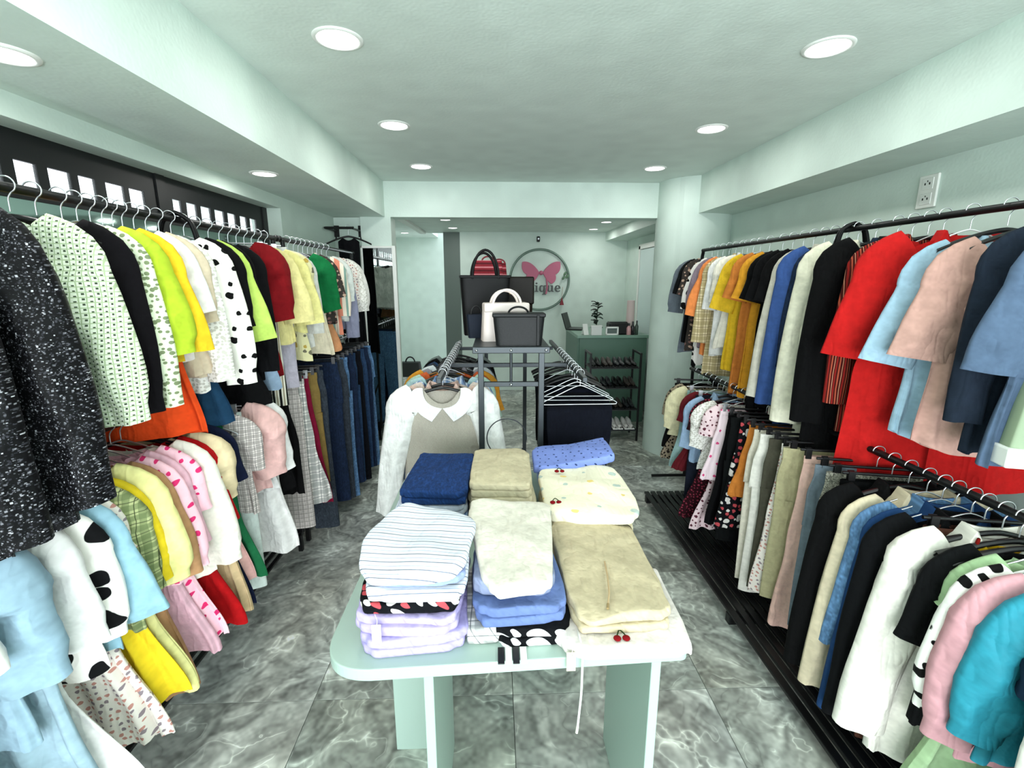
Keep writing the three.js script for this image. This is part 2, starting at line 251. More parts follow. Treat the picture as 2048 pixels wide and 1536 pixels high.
downlight(1.32, YB, -5.85, 'back room downlight above the counter, nearer one', 0.055); downlight(1.33, YB, -6.65, 'back room downlight above the counter, by the far wall', 0.055);
downlight(-1.42, YB + 0.06, -7.9, 'small downlight deep in the passage', 0.055);
// wall socket
{
  const t = thing('wall_socket', 'white double wall socket plate above the clothes rail', 'socket', [XR, 2.06, -2.325]);
  part('plate', rboxG(-0.012, 0, -0.075, 0.075, -0.052, 0.052, 0.005, 3), mat('#eef0ea', 0.35), t);
  for (const dy of [0.034, -0.034]) { const u = part('outlet', rboxG(-0.0145, -0.01, dy - 0.026, dy + 0.026, -0.03, 0.03, 0.003), whiteM, t); for (const [dz, h] of [[-0.012, 0.01], [0.012, 0.01]]) part('slot', boxG(-0.0155, -0.014, dy - h / 2, dy + h / 2, dz - 0.003, dz + 0.003), blackM, u); part('slot', boxG(-0.0155, -0.014, dy + 0.008, dy + 0.015, -0.002, 0.002), blackM, u); }
}
// ---------- garments ----------
let seedNo = 1;
function interp(keys, t) { for (let i = 1; i < keys.length; i++) if (t <= keys[i][0]) { const [a, p] = keys[i - 1], [b, q] = keys[i]; const s = (t - a) / (b - a); return lin(p, q, s * s * (3 - 2 * s)); } return keys[keys.length - 1][1]; }
function bodyG(o, R) {
  const N = 72, M = 26, f1 = R() * 6.28, f2 = R() * 6.28, f3 = R() * 6.28, nf = o.nf ?? (5 + (R() * 4 | 0)), sway = (R() - 0.5) * 0.03;
  const W = [[0, o.sw], [0.16, o.aw ?? o.sw * 0.97], [0.5, o.ww], [1, o.hw]];
  return gridG(M, N, (i, j) => {
    const t = i / M, th = 2 * Math.PI * j / N, c = Math.cos(th), s = Math.sin(th);
    const cx = Math.sign(c) * Math.pow(Math.abs(c), 0.85), sz = Math.sign(s) * Math.pow(Math.abs(s), 0.8), w = interp(W, t);
    let x = w * cx, ax = Math.abs(x);
    let top = o.y0;
    if (o.neck > 0) {
      if (ax < o.neck) { const q = Math.pow(ax / o.neck, o.vneck ? 1 : 2.2); top = o.y0 - (s > 0 ? o.nd : 0.018) * (1 - q) * Math.min(1, Math.abs(s) * 4); }
      else top = o.y0 - o.drop * Math.pow((ax - o.neck) / Math.max(0.02, o.sw - o.neck), 1.25);
    }
    const hem = -o.len + (o.hemw ?? 0.008) * Math.sin(3 * th + f1) + (o.tail ? o.tail * (1 - cx * cx) * -1 : 0);
    let y = lin(top, hem, t);
    const thick = lin(ax < o.neck ? 0.02 : 0.009, o.th, sst(0, 0.35, t)) ;
    const amp = o.fold * (0.12 + 0.88 * Math.pow(t, 1.2)), br = Math.pow(Math.abs(s), 0.5);
    let z = thick * sz + amp * br * (0.62 * Math.sin(nf * th + f1 + 1.2 * t) + 0.38 * Math.sin((nf * 2 + 1) * th + f2));
    const pl = 1 - 2 * Math.abs(Math.sin((nf * 2 - 1) * th * 0.5 + f3 + 0.8 * t)); z += amp * 0.45 * br * pl; z += 0.005 * Math.sin(21 * y - 16 * x + f2) * br * (1 - sst(0.45, 0.8, t)) * sst(0.06, 0.2, t); z += 0.004 * Math.sin(26 * y + 7 * x + f3) * br * sst(0.1, 0.3, t);
    x += sway * t + amp * 0.35 * Math.sin(nf * th + f2) * t;
    return [x, y, z];
  }, true);
}
function sleeveG(side, o, R) {
  const N = 22, M = 16, ys = o.y0 - o.drop, a = o.sa * 0.7 + (R() - 0.5) * 0.08, L = o.sl, f = R() * 6, k = 3 + (R() * 3 | 0);
  const pts = [V(side * (o.sw - 0.07), ys + 0.0, 0), V(side * (o.sw - 0.005), ys - 0.035, 0), V(side * (o.sw + 0.012), ys - 0.10, 0)];
  const e = V(side * (o.sw + 0.012 + Math.sin(a) * Math.max(0.02, L - 0.12)), ys - 0.10 - Math.cos(a) * Math.max(0.02, L - 0.12), (R() - 0.3) * 0.04 * (L > 0.3 ? 1 : 0.3));
  if (L > 0.3) pts.push(V(lin(pts[2].x, e.x, 0.5) + side * 0.012, lin(pts[2].y, e.y, 0.5), 0.01));
  pts.push(e);
  const cv = new THREE.CatmullRomCurve3(pts, false, 'centripetal');
  return gridG(M, N, (i, j) => {
    const t = i / M, th = 2 * Math.PI * j / N, p = cv.getPoint(t), T = cv.getTangent(t), nx = -T.y * side, ny = T.x * side;
    let r = lin(o.sr, o.cr, sst(0.15, 1, t)) * (i === 0 ? 0.7 : 1), d = lin(0.022, o.sd, sst(0, 0.4, t));
    if (o.puff) { const b = Math.sin(Math.PI * sst(0, 1, t)); r *= 1 + o.puff * b; d *= 1 + 1.6 * o.puff * b; if (t > 0.9) { r *= 0.86; d *= 0.8; } }
    const sm = 1 + 0.035 * Math.sin(9 * t + f + th) * sst(0.05, 0.3, t), wr = 1 + 0.45 * (0.4 - Math.abs(Math.sin(2 * th + f + 2.5 * t))) * sst(0, 0.3, t) + 0.22 * Math.sin(22 * t - 3 * th + f) * sst(0.1, 0.4, t);
    const c = Math.cos(th) * r * sm, s = Math.sin(th) * d * wr;
    return [p.x + nx * c, p.y + ny * c, p.z + s, p.x + nx * c, p.y + ny * c];
  }, true);
}
function legG(side, o, R) {
  const N = 22, M = 18, f = R() * 6, x0 = side * o.ww * 0.5, x1 = side * (o.hw - o.cr), y0 = -o.rise, y1 = -o.len;
  return gridG(M, N, (i, j) => {
    const t = i / M, th = 2 * Math.PI * j / N, r = lin(o.ww * 0.52, o.cr, Math.pow(t, 0.7)) * (1 + 0.05 * Math.sin(3 * th + f + 4 * t)), d = o.th * (1 + 0.25 * Math.sin(2 * th + f + 3 * t) * t) + 0.003 * Math.sin(40 * t + f);
    const x = lin(x0, x1, t) + Math.cos(th) * r; return [x, lin(y0, y1, t), Math.sin(th) * d];
  }, true);
}
function collarG(o, lift = 0.028, fall = 0.05, tip = 0.03) {
  const n = o.neck;
  return gridG(5, 32, (i, j) => {
    const ph = lin(-0.5 * Math.PI + 0.12, 1.5 * Math.PI - 0.12, j / 32), c = Math.cos(ph - Math.PI), s = -Math.sin(ph), front = Math.max(0, s);
    const q = 1 - Math.pow(Math.abs(c), 2.2), by = o.y0 - (s > 0 ? o.nd : 0.018) * q;
    const bx = n * c, bz = s > 0 ? 0.022 : -0.02;
    const prof = [[0, 0], [0.004, lift * (1 - 0.5 * front)], [0.014, lift * 1.1 * (1 - 0.5 * front)], [0.03, -fall * 0.2], [0.045, -fall * 0.6 - tip * front * 0.4], [0.055, -fall - tip * Math.pow(front, 2)]][i];
    return [bx + c * prof[0] * 0.9 + (c > 0 ? 1 : -1) * prof[0] * front * 0.35, by + prof[1], bz * (1 + 0.1 * i) + (s > 0 ? 1 : -1) * (0.004 + 0.006 * i) * Math.max(0.25, Math.abs(s))];
  });
}
function stripG(o, x, y0, y1, w, dz) { return gridG(10, 2, (i, j) => [x + (j - 1) * w, lin(y0, y1, i / 10), dz + (j === 1 ? 0.003 : 0)]); }
const KIND = {
  tee: { name: 't_shirt', cat: 't-shirt', len: 0.72, sw: 0.2, ww: 0.215, hw: 0.225, neck: 0.085, nd: 0.06, drop: 0.05, th: 0.018, fold: 0.016, sl: 0.23, sr: 0.085, cr: 0.082, sd: 0.03, sa: 0.35 },
  blouse: { name: 'blouse', cat: 'blouse', len: 0.66, sw: 0.19, ww: 0.2, hw: 0.225, neck: 0.08, nd: 0.06, drop: 0.05, th: 0.018, fold: 0.013, sl: 0.26, sr: 0.085, cr: 0.075, sd: 0.034, sa: 0.3, puff: 0.35 },
  shirt: { name: 'shirt', cat: 'shirt', len: 0.8, sw: 0.205, ww: 0.22, hw: 0.225, neck: 0.07, nd: 0.055, drop: 0.05, th: 0.018, fold: 0.015, sl: 0.52, sr: 0.08, cr: 0.055, sd: 0.03, sa: 0.14, collar: 1 },
  shortshirt: { name: 'short_sleeved_shirt', cat: 'shirt', len: 0.8, sw: 0.21, ww: 0.24, hw: 0.25, neck: 0.07, nd: 0.07, drop: 0.055, th: 0.02, fold: 0.019, sl: 0.33, sr: 0.1, cr: 0.1, sd: 0.032, sa: 0.38, collar: 1, vneck: 1 },
  top: { name: 'long_sleeved_shirt', cat: 'top', len: 0.7, sw: 0.2, ww: 0.2, hw: 0.21, neck: 0.085, nd: 0.05, drop: 0.05, th: 0.018, fold: 0.009, sl: 0.5, sr: 0.078, cr: 0.05, sd: 0.03, sa: 0.15 },
  jacket: { name: 'jacket', cat: 'jacket', len: 0.82, sw: 0.22, ww: 0.225, hw: 0.235, neck: 0.075, nd: 0.12, drop: 0.05, th: 0.026, fold: 0.014, sl: 0.56, sr: 0.09, cr: 0.066, sd: 0.042, sa: 0.1, collar: 1, vneck: 1 },
  dress: { name: 'dress', cat: 'dress', len: 0.85, sw: 0.18, ww: 0.17, hw: 0.27, neck: 0.09, nd: 0.07, drop: 0.045, th: 0.022, fold: 0.022, sl: 0.2, sr: 0.08, cr: 0.075, sd: 0.036, sa: 0.3 },
  slip: { name: 'sleeveless_dress', cat: 'dress', len: 0.8, sw: 0.15, ww: 0.17, hw: 0.24, neck: 0.1, nd: 0.1, drop: 0.03, th: 0.02, fold: 0.018, sl: 0 },
  cami: { name: 'camisole', cat: 'top', len: 0.55, sw: 0.15, ww: 0.18, hw: 0.2, neck: 0.1, nd: 0.09, drop: 0.03, th: 0.018, fold: 0.014, sl: 0 },
  skirt: { name: 'skirt', cat: 'skirt', len: 0.62, sw: 0.17, ww: 0.21, hw: 0.25, neck: 0, nd: 0, drop: 0, th: 0.022, fold: 0.02, sl: 0, y0: -0.1, aw: 0.18, clip: 1 },
  pants: { name: 'trousers', cat: 'trousers', len: 0.92, sw: 0.18, ww: 0.2, hw: 0.2, rise: 0.34, neck: 0, nd: 0, drop: 0, th: 0.02, fold: 0.006, sl: 0, y0: -0.1, aw: 0.185, cr: 0.085, clip: 1 },
};
const hangerGeo = {};
function hangerParts(kind, clip) {
  const k = kind + clip; if (hangerGeo[k]) return hangerGeo[k];
  const hook = []; for (let i = 0; i <= 14; i++) { const a = lin(-0.35 * Math.PI, 1.0 * Math.PI, i / 14); hook.push([0.02 * Math.cos(a), -0.012 + 0.02 * Math.sin(a), 0]); } hook.reverse(); hook.push([0.001, -0.045, 0], [0, -0.075, 0]);
  const hg = tubeG(hook, 0.0019, 40, 6);
  let sh;
  if (clip) sh = merge([barG([-0.16, -0.078, 0], [0.16, -0.078, 0], kind === 'wire' ? 0.0028 : 0.006, 8)]);
  else if (kind === 'wire' || kind === 'white') sh = tubeG([[0, -0.075, 0], [-0.1, -0.118, 0], [-0.185, -0.16, 0], [-0.18, -0.172, 0], [0, -0.172, 0], [0.18, -0.172, 0], [0.185, -0.16, 0], [0.1, -0.118, 0]], 0.0026, 70, 6, true);
  else sh = gridG(24, 10, (i, j) => { const t = i / 12 - 1, th = j / 10 * 6.2832, wide = 0.007 + 0.013 * t * t; return [t * 0.185, -0.088 - 0.062 * Math.pow(Math.abs(t), 1.5) + 0.008 * Math.cos(th), wide * Math.sin(th)]; }, true);
  const clips = clip ? [-0.13, 0.13].map(x => merge([boxG(x - 0.011, x + 0.011, -0.115, -0.07, 0.004, 0.009), boxG(x - 0.011, x + 0.011, -0.115, -0.07, -0.009, -0.004)])) : [];
  return hangerGeo[k] = { hook: hg, sh, clips };
}
const hangM = { black: mat('#0d0d0f', 0.38), wire: mat('#cfd3d6', 0.28, { metalness: 0.9 }), white: mat('#e9ecec', 0.4) };
const hangName = { black: 'black plastic', wire: 'thin metal', white: 'white slim' };
function hanger(rail, z, kind, clip, label, group, tw = 0) {
  const h = hangerParts(kind, clip ? 1 : 0), t = thing('clothes_hanger', label, 'hanger', [rail.x, rail.y + 0.006, z], tw, group);
  part('hook', h.hook, hangM[kind === 'white' ? 'wire' : kind === 'black' ? 'wire' : 'wire'], t);
  part(clip ? 'bar' : 'shoulder', h.sh, hangM[kind], t); for (const c of h.clips) part('clip', c, hangM[kind === 'black' ? 'black' : 'wire'], t);
  return t;
}
const btnG = new THREE.CylinderGeometry(0.006, 0.006, 0.003, 12).rotateX(Math.PI / 2);
function garment(rail, z, kind, m, desc, o = {}) {
  const K = { y0: -0.095, ...KIND[kind], ...o }, R = rng(1000 + seedNo++), SC = o.sc ?? rail.sc ?? 0.88, tw = (o.tw ?? rail.tw) + (R() - 0.5) * 0.06;
  const label = `${desc}${o.at === undefined ? ' ' + rail.at : o.at ? ' ' + o.at : ''}`;
  const t = thing(K.name, label, K.cat, [rail.x + (o.dx ?? (R() - 0.5) * 0.02), rail.y, z], tw, rail.group);
  for (const k of ['sw', 'ww', 'hw', 'sr', 'cr', 'neck', 'aw']) if (K[k]) K[k] *= k === 'hw' ? lin(SC, 1, 0.3) : SC; if (K.puff) K.puff *= 0.6;
  if (rail.dl) K.len += rail.dl * (['dress', 'slip', 'skirt', 'pants'].includes(kind) ? 2 : 1);
  const m2 = o.m2 || m;
  if (kind === 'pants') {
    part('waist', bodyG({ ...K, len: K.rise + 0.03, hw: K.ww }, R), m, t);
    for (const s of [-1, 1]) part('leg', legG(s, K, R), m, t);
    part('waistband', gridG(2, 40, (i, j) => { const a = j / 40 * 6.2832, g = 1.03; return [K.sw * g * Math.sign(Math.cos(a)) * Math.pow(Math.abs(Math.cos(a)), 0.85), K.y0 + 0.002 - 0.035 * i / 2, 0.017 * Math.sin(a)]; }, true), m2, t);
  } else {
    part('body', bodyG(K, R), m, t);
    if (kind === 'skirt') part('waistband', gridG(2, 40, (i, j) => { const a = j / 40 * 6.2832; return [K.sw * 1.02 * Math.sign(Math.cos(a)) * Math.pow(Math.abs(Math.cos(a)), 0.85), K.y0 + 0.002 - 0.03 * i / 2, 0.015 * Math.sin(a)]; }, true), m2, t);
    if (K.sl > 0) for (const s of [-1, 1]) { const sl = part('sleeve', sleeveG(s, K, R), o.ms || m, t); if (K.cuff) { /* cuff band */ const e = endOf(s, K); part('cuff', cuffG(s, K, e), o.mc || m2, sl); } }
    if (kind === 'slip' || kind === 'cami') for (const s of [-1, 1]) part('strap', tubeG([[s * 0.105, K.y0 - 0.01, 0.004], [s * 0.1, K.y0 + 0.012, 0], [s * 0.1, K.y0 - 0.012, -0.006]], 0.004, 10, 6), m2, t);
    if (K.collar) part('collar', collarG(K, 0.026, 0.045, K.vneck ? 0.045 : 0.025), m2, t);
    if (K.collar && o.buttons !== 0) {
      part('placket', stripG(K, 0, K.y0 - K.nd - 0.01, -K.len + 0.015, 0.014, K.th + K.fold * 0.9 + 0.004), m2, t);
    }
    if (K.pocket) part('pocket', gridG(4, 4, (i, j) => [-0.13 + 0.1 * j / 4, K.y0 - 0.2 - 0.12 * i / 4, K.th + K.fold * 1.3 + 0.006]), o.mp || m2, t);
    if (K.tie) part('waist_tie', tubeG([[-K.ww * 0.9, -K.len * 0.5, K.th], [0, -K.len * 0.5 - 0.005, K.th + K.fold + 0.008], [K.ww * 0.9, -K.len * 0.5, K.th]], 0.006, 16, 6), m2, t);
    if (K.band) part('hem_band', gridG(2, 56, (i, j) => { const a = j / 56 * 6.2832; return [(K.hw + 0.006) * Math.sign(Math.cos(a)) * Math.pow(Math.abs(Math.cos(a)), 0.85), -K.len + 0.035 - 0.05 * i / 2, (K.th + K.fold * 0.8 + 0.004) * Math.sin(a)]; }, true), m2, t);
  }
  const hk = o.hang || (R() < 0.45 ? 'black' : 'wire');
  if (o.hang !== null) hanger(rail, z, hk, K.clip, `${hangName[hk]} hanger holding the ${desc}`, 'hangers on the clothes rails', tw);
  return t;
}
function endOf(s, K) { const ys = K.y0 - K.drop, L = Math.max(0.02, K.sl - 0.12); return V(s * (K.sw + 0.012 + Math.sin(K.sa) * L), ys - 0.1 - Math.cos(K.sa) * L, 0); }
function cuffG(s, K, e) { return gridG(2, 22, (i, j) => { const a = j / 22 * 6.2832, q = (i - 1) * 0.022, c = Math.cos(K.sa), n = Math.sin(K.sa) * s; return [e.x - n * q + Math.cos(a) * K.cr * 1.12 * c, e.y + c * q + Math.cos(a) * K.cr * n, e.z + Math.sin(a) * K.sd * 1.2]; }, true); }
// ---------- clothes racks ----------
const RU = { x: 1.6, y: 1.885, tw: -0.28, at: 'on the upper socket-wall rail', group: 'clothes on the upper socket-wall rail' };
const RL = { x: 1.42, y: 1.035, dl: 0.015, tw: -0.2, at: 'on the lower socket-wall rail', group: 'clothes on the lower socket-wall rail' };
const LU = { x: -1.2, y: 1.885, tw: 0.25, at: 'on the upper window-side rail', group: 'clothes on the upper window-side rail' };
const LL = { x: -1.195, y: 1.22, dl: 0.11, tw: 0.22, at: 'on the lower window-side rail', group: 'clothes on the lower window-side rail' };
const CL = { x: -0.265, y: 1.205, tw: 0.0, at: 'on the centre rack', group: 'clothes on the centre rack' };
const CR = { x: 0.42, y: 1.205, tw: 0.0, at: 'on the centre rack', group: 'clothes on the centre rack' };
{ // tall pipe rack along the socket wall
  const t = thing('clothes_rack', 'black pipe clothes rack with two rails along the socket wall', 'clothes rack');
  const zf = -3.74, zn = -0.55, x = RU.x, xl = RL.x, xb = 1.92;
  part('upper_rail', tubeG([[x, 1.55, zf], [x, 1.8, zf], [x, 1.865, zf + 0.02], [x, 1.885 - 0.012, zf + 0.09], [x, 1.885 - 0.012, -2], [x, 1.885 - 0.012, zn + 0.09], [x, 1.865, zn + 0.02], [x, 1.8, zn], [x, 1.55, zn]], 0.0125, 160, 12), blackM, t);
  part('lower_rail', barG([xl, 1.023, -3.35], [xl, 1.023, zn], 0.0125, 12), blackM, t);
  for (const z of [zf, zn]) { part('post', barG([x, 0.03, z], [x, 1.56, z], 0.0125, 12), blackM, t); part('foot', merge([barG([xl - 0.1, 0.025, z], [xb, 0.025, z], 0.0125, 10)]), blackM, t); }
  for (const z of [-3.35, -2.0, zn]) part('rail_bracket', tubeG([[xl, 1.02, z], [xl + 0.1, 1.0, z], [x, 0.9, z]], 0.009, 16, 8), blackM, t);
  for (const z of [-3.35, -2.0]) part('post', barG([x, 0.03, z], [x, 1.2, z], 0.0125, 12), blackM, t);
  for (let k = 0; k < 17; k++) { const xx = 1.15 + k * 0.047; part('base_slat', rboxG(xx - 0.017, xx + 0.017, 0.05, 0.066, -3.35, zn, 0.003), blackM, t); }
  for (const z of [-3.3, -2.0, -0.7]) part('base_bearer', rboxG(1.13, xb, 0, 0.05, z - 0.02, z + 0.02, 0.003), blackM, t);
}
function windowRack(z0, z1, label) {
  const t = thing('clothes_rack', label, 'clothes rack');
  part('upper_rail', barG([-1.2, 1.873, z0 - 0.04], [-1.2, 1.873, z1 + 0.04], 0.0125, 12), blackM, t);
  for (const z of [z0 - 0.04, z1 + 0.04]) part('rail_cap', new THREE.SphereGeometry(0.018, 16, 12).translate(-1.2, 1.873, z), blackM, t);
  part('lower_rail', barG([-1.195, 1.208, z0], [-1.195, 1.208, z1], 0.0125, 12), blackM, t);
  for (const z of [z0, z1]) { part('post', barG([-1.2, 0.13, z], [-1.2, 1.88, z], 0.0125, 12), blackM, t); for (const x of [-1.4, -1.22]) part('leg', rboxG(x - 0.013, x + 0.013, 0, 0.2, z - 0.013, z + 0.013, 0.003), blackM, t); part('end_frame', rboxG(-1.41, -1.2, 0.105, 0.13, z - 0.013, z + 0.013, 0.003), blackM, t); part('end_brace', tubeG([[-1.24, 0.12, z], [-1.26, 0.45, z], [-1.2, 0.62, z]], 0.008, 14, 8), blackM, t); }
  for (let k = 0; k < 5; k++) { const x = -1.4 + k * 0.045; part('base_slat', rboxG(x - 0.011, x + 0.011, 0.13, 0.145, z0, z1, 0.003), blackM, t); }
}
windowRack(-2.72, -0.4, 'black two-rail clothes rack under the window, nearer of two');
windowRack(-4.15, -2.84, 'black two-rail clothes rack with slatted base, farther of two');

// ---- upper rail, socket wall (near to far)
garment(RU, -1.15, 'shortshirt', fab('#50627a'), 'slate blue short-sleeved shirt', { len: 0.74, y0: -0.125, m2: fab('#3a4a60'), hang: 'black' });
garment(RU, -1.25, 'shirt', fab('#1b2431'), 'dark navy shirt behind the slate blue shirt', { len: 0.74, hang: 'black' });
garment(RU, -1.39, 'shortshirt', fab('#c99f93'), 'dusty pink open-collar short-sleeved shirt', { len: 0.76, tail: 0.03, y0: -0.125, hang: 'black' });
garment(RU, -1.5, 'shortshirt', fab('#a3c2d6'), 'pale blue short-sleeved shirt', { len: 0.76, tail: 0.03, y0: -0.125, hang: 'black', sl: 0.37 });
garment(RU, -1.62, 'shortshirt', fab('#c01c1b'), 'bright red shirt with pointed collar', { len: 0.98, hw: 0.3, ww: 0.28, sl: 0.4, sc: 1, hang: 'white', tw: -0.36 });
garment(RU, -1.72, 'tee', fab('#b51f1d'), 'plain red tee behind the red shirt', { len: 0.82, sl: 0.3, hang: 'wire' });
garment(RU, -1.78, 'shirt', P.stripeWine, 'wine shirt with fine coppery stripes', { len: 0.84, sl: 0.6 });
garment(RU, -1.85, 'jacket', fab('#030304'), 'long black coat next to the wine striped shirt', { len: 1.42, hw: 0.3, ww: 0.28, sc: 1, sl: 0.7, hang: 'black' });
garment(RU, -1.92, 'jacket', fab('#14243a'), 'dark navy jacket next to the cream jacket', { len: 0.98, sl: 0.72, hang: 'black' });
garment(RU, -2.03, 'jacket', fab('#eae6cf'), 'cream jacket with turned collar and long sleeves', { len: 0.98, sl: 0.76, sr: 0.1, cr: 0.085, sd: 0.05, hang: 'black' });
garment(RU, -2.13, 'shirt', P.denimDark, 'dark denim shirt beside the cream jacket', { len: 0.9 });
garment(RU, -2.2, 'jacket', fab('#39558f'), 'cobalt blue jacket with long sleeves', { len: 0.96, sl: 0.72, sr: 0.09, hang: 'black' });
garment(RU, -2.28, 'shirt', fab('#cfcabb'), 'pale stone shirt beside the cobalt jacket', { len: 0.92, sl: 0.7, hang: 'black' });
garment(RU, -2.35, 'tee', fab('#050506'), 'black tee with a small chest print', { len: 0.9, hang: 'black', pocket: 1, m2: fab('#3b5a54') });
garment(RU, -2.43, 'tee', fab('#08080a'), 'washed black oversize tee', { len: 0.94, hang: 'black' });
garment(RU, -2.51, 'tee', fab('#050607'), 'black tee beside the mustard tee', { len: 0.93, hang: 'black' });
garment(RU, -2.6, 'tee', fab('#dd9a2c'), 'mustard tee with long hem', { len: 0.9, hang: 'black' });
garment(RU, -2.69, 'tee', fab('#c97a35'), 'burnt orange tee beside the mustard tee', { len: 0.9 });
garment(RU, -2.82, 'tee', fab('#e4bb2d'), 'bright yellow tee', { len: 0.78, sl: 0.3 });
garment(RU, -2.92, 'blouse', fab('#efeadb'), 'ivory blouse beside the yellow tee', { len: 0.66 });
garment(RU, -3.0, 'shirt', fab('#f0efec'), 'white shirt beside the ivory blouse', { len: 0.72, sl: 0.3 });
garment(RU, -3.07, 'shirt', P.plaidBeige, 'beige plaid shirt', { len: 0.86 });
garment(RU, -3.13, 'tee', fab('#ee8f4f'), 'apricot tee beside the plaid shirt', { len: 0.74, sl: 0.36 });
garment(RU, -3.22, 'blouse', fab('#8b7c88'), 'mauve blouse with short sleeves', { len: 0.7, sl: 0.34 });
garment(RU, -3.31, 'tee', P.cow, 'white tee with black cow patches', { len: 0.84, sl: 0.32 });
garment(RU, -3.4, 'tee', P.florBrown, 'dark brown floral tee', { len: 0.74 });
garment(RU, -3.48, 'tee', fab('#0a0b0d'), 'black tee next to the last garment', { len: 0.7 });
garment(RU, -3.57, 'blouse', fab('#6d7680'), 'grey blue blouse at the column end', { len: 0.78, sl: 0.36 });
// ---- lower rail, socket wall (near to far)
garment(RL, -0.74, 'blouse', fab('#eeeae2'), 'cream blouse with striped green cuffs', { len: 0.74, sl: 0.42, puff: 0.2, cuff: 1, mc: P.stripeGreen, cr: 0.085 });
garment(RL, -0.82, 'dress', fab('#12263a'), 'navy dress below the turquoise blouse', { len: 0.86 });
garment(RL, -0.89, 'blouse', fab('#2f8fa4', 0.6), 'turquoise satin blouse with puffed sleeves', { len: 0.56, sl: 0.38, puff: 0.4, sr: 0.09, cr: 0.08, sd: 0.04 });
garment(RL, -0.95, 'blouse', fab('#cf9ba2'), 'dusty rose blouse with ruffled sleeves', { len: 0.62, sl: 0.44, puff: 0.3, sr: 0.09, cr: 0.085, sd: 0.045 });
garment(RL, -1.0, 'blouse', P.dalmatian, 'white blouse with black dalmatian spots', { len: 0.6, sl: 0.4, puff: 0.2 });
garment(RL, -1.045, 'dress', fab('#a9c79a'), 'sage green dress behind the spotted blouse', { len: 0.84, sl: 0.1 });
garment(RL, -1.09, 'tee', fab('#08090b'), 'black tee behind the spotted blouse', { len: 0.66, sl: 0.28 });
garment(RL, -1.125, 'cami', fab('#efc021'), 'yellow knit top with red edge', { len: 0.44, m2: fab('#b02018') });
garment(RL, -1.17, 'shirt', fab('#f1ede2'), 'long white linen shirt with open collar', { len: 0.86, sl: 0.66, sr: 0.095, cr: 0.085, sd: 0.05, hw: 0.26 });
garment(RL, -1.22, 'skirt', fab('#4a2c22'), 'brown skirt behind the white linen shirt', { len: 0.84 });
garment(RL, -1.26, 'jacket', fab('#08090c'), 'long black coat with white patch pocket', { len: 0.84, sl: 0.7, pocket: 1, mp: fab('#d9d9d6'), m2: fab('#060709') });
garment(RL, -1.31, 'shirt', fab('#20406e'), 'royal blue shirt behind the black coat', { len: 0.9, sl: 0.74 });
garment(RL, -1.355, 'shirt', P.denimLight, 'light blue chambray shirt', { len: 0.78, sl: 0.52, hang: 'wire' });
garment(RL, -1.41, 'shirt', fab('#dccdb0'), 'beige shirt with very long sleeves', { len: 0.82, sl: 0.72, hang: 'wire' });
garment(RL, -1.48, 'jacket', fab('#060607'), 'black blazer between the beige shirt and tweed trousers', { len: 0.88, sl: 0.7, hang: 'black' });
garment(RL, -1.55, 'pants', fab('#040506'), 'black trousers next to the tweed trousers', { len: 0.92, hang: 'black' });
garment(RL, -1.62, 'pants', P.tweed, 'grey tweed trousers', { len: 0.86, hang: 'black' });
garment(RL, -1.69, 'pants', fab('#76838f'), 'grey blue trousers', { len: 0.8, hang: 'black' });
garment(RL, -1.79, 'skirt', fab('#ecc1b4'), 'long pale pink skirt', { len: 0.88, hw: 0.23, ww: 0.2, fold: 0.012, hang: 'black' });
garment(RL, -1.89, 'pants', fab('#b7b08a'), 'olive beige trousers', { len: 0.8, hang: 'black' });
garment(RL, -1.95, 'skirt', P.florLight, 'pale floral midi skirt', { len: 0.82, hang: 'black' });
garment(RL, -2.01, 'pants', fab('#4c4a3e'), 'dark olive trousers', { len: 0.84, hang: 'black' });
garment(RL, -2.08, 'pants', fab('#f0ece2'), 'off-white wide trousers, nearer pair', { len: 0.9, hang: 'black' });
garment(RL, -2.15, 'pants', fab('#e4ddcc'), 'off-white wide trousers, farther pair', { len: 0.88, hang: 'black' });
garment(RL, -2.22, 'skirt', fab('#c97b33'), 'burnt orange skirt', { len: 0.46, hang: 'black' });
garment(RL, -2.29, 'skirt', P.florDark, 'black floral skirt', { len: 0.68, hang: 'black' });
garment(RL, -2.36, 'pants', fab('#090c0d'), 'black green trousers', { len: 0.78, hang: 'black' });
garment(RL, -2.44, 'skirt', fab('#0a0a0d'), 'black midi skirt', { len: 0.74, hang: 'black' });
garment(RL, -2.52, 'skirt', P.heartsWhite, 'blush skirt with small pink spots', { len: 0.5 });
garment(RL, -2.59, 'dress', P.florPink, 'blush ditsy floral dress', { len: 0.84, sl: 0.16 });
garment(RL, -2.66, 'blouse', P.lace, 'white lace blouse', { len: 0.5 });
garment(RL, -2.72, 'dress', P.maroonDots, 'maroon dotted dress', { len: 0.84, sl: 0.18 });
garment(RL, -2.79, 'shirt', fab('#9db8d6'), 'sky blue shirt', { len: 0.5, sl: 0.3 });
garment(RL, -2.85, 'pants', fab('#1d2230'), 'navy trousers', { len: 0.9 });
garment(RL, -2.92, 'dress', fab('#6b1f27'), 'dark red dress', { len: 0.6, sl: 0.18 });
garment(RL, -2.99, 'skirt', fab('#9fc1bd'), 'pale teal skirt', { len: 0.6 });
garment(RL, -3.06, 'blouse', fab('#e3dcb4'), 'cream flared blouse', { len: 0.42, hw: 0.26 });
garment(RL, -3.14, 'dress', P.leopard, 'leopard print dress', { len: 0.6, sl: 0.2 });
garment(RL, -3.22, 'skirt', fab('#0d0d0e'), 'black skirt at the column end', { len: 0.55 });
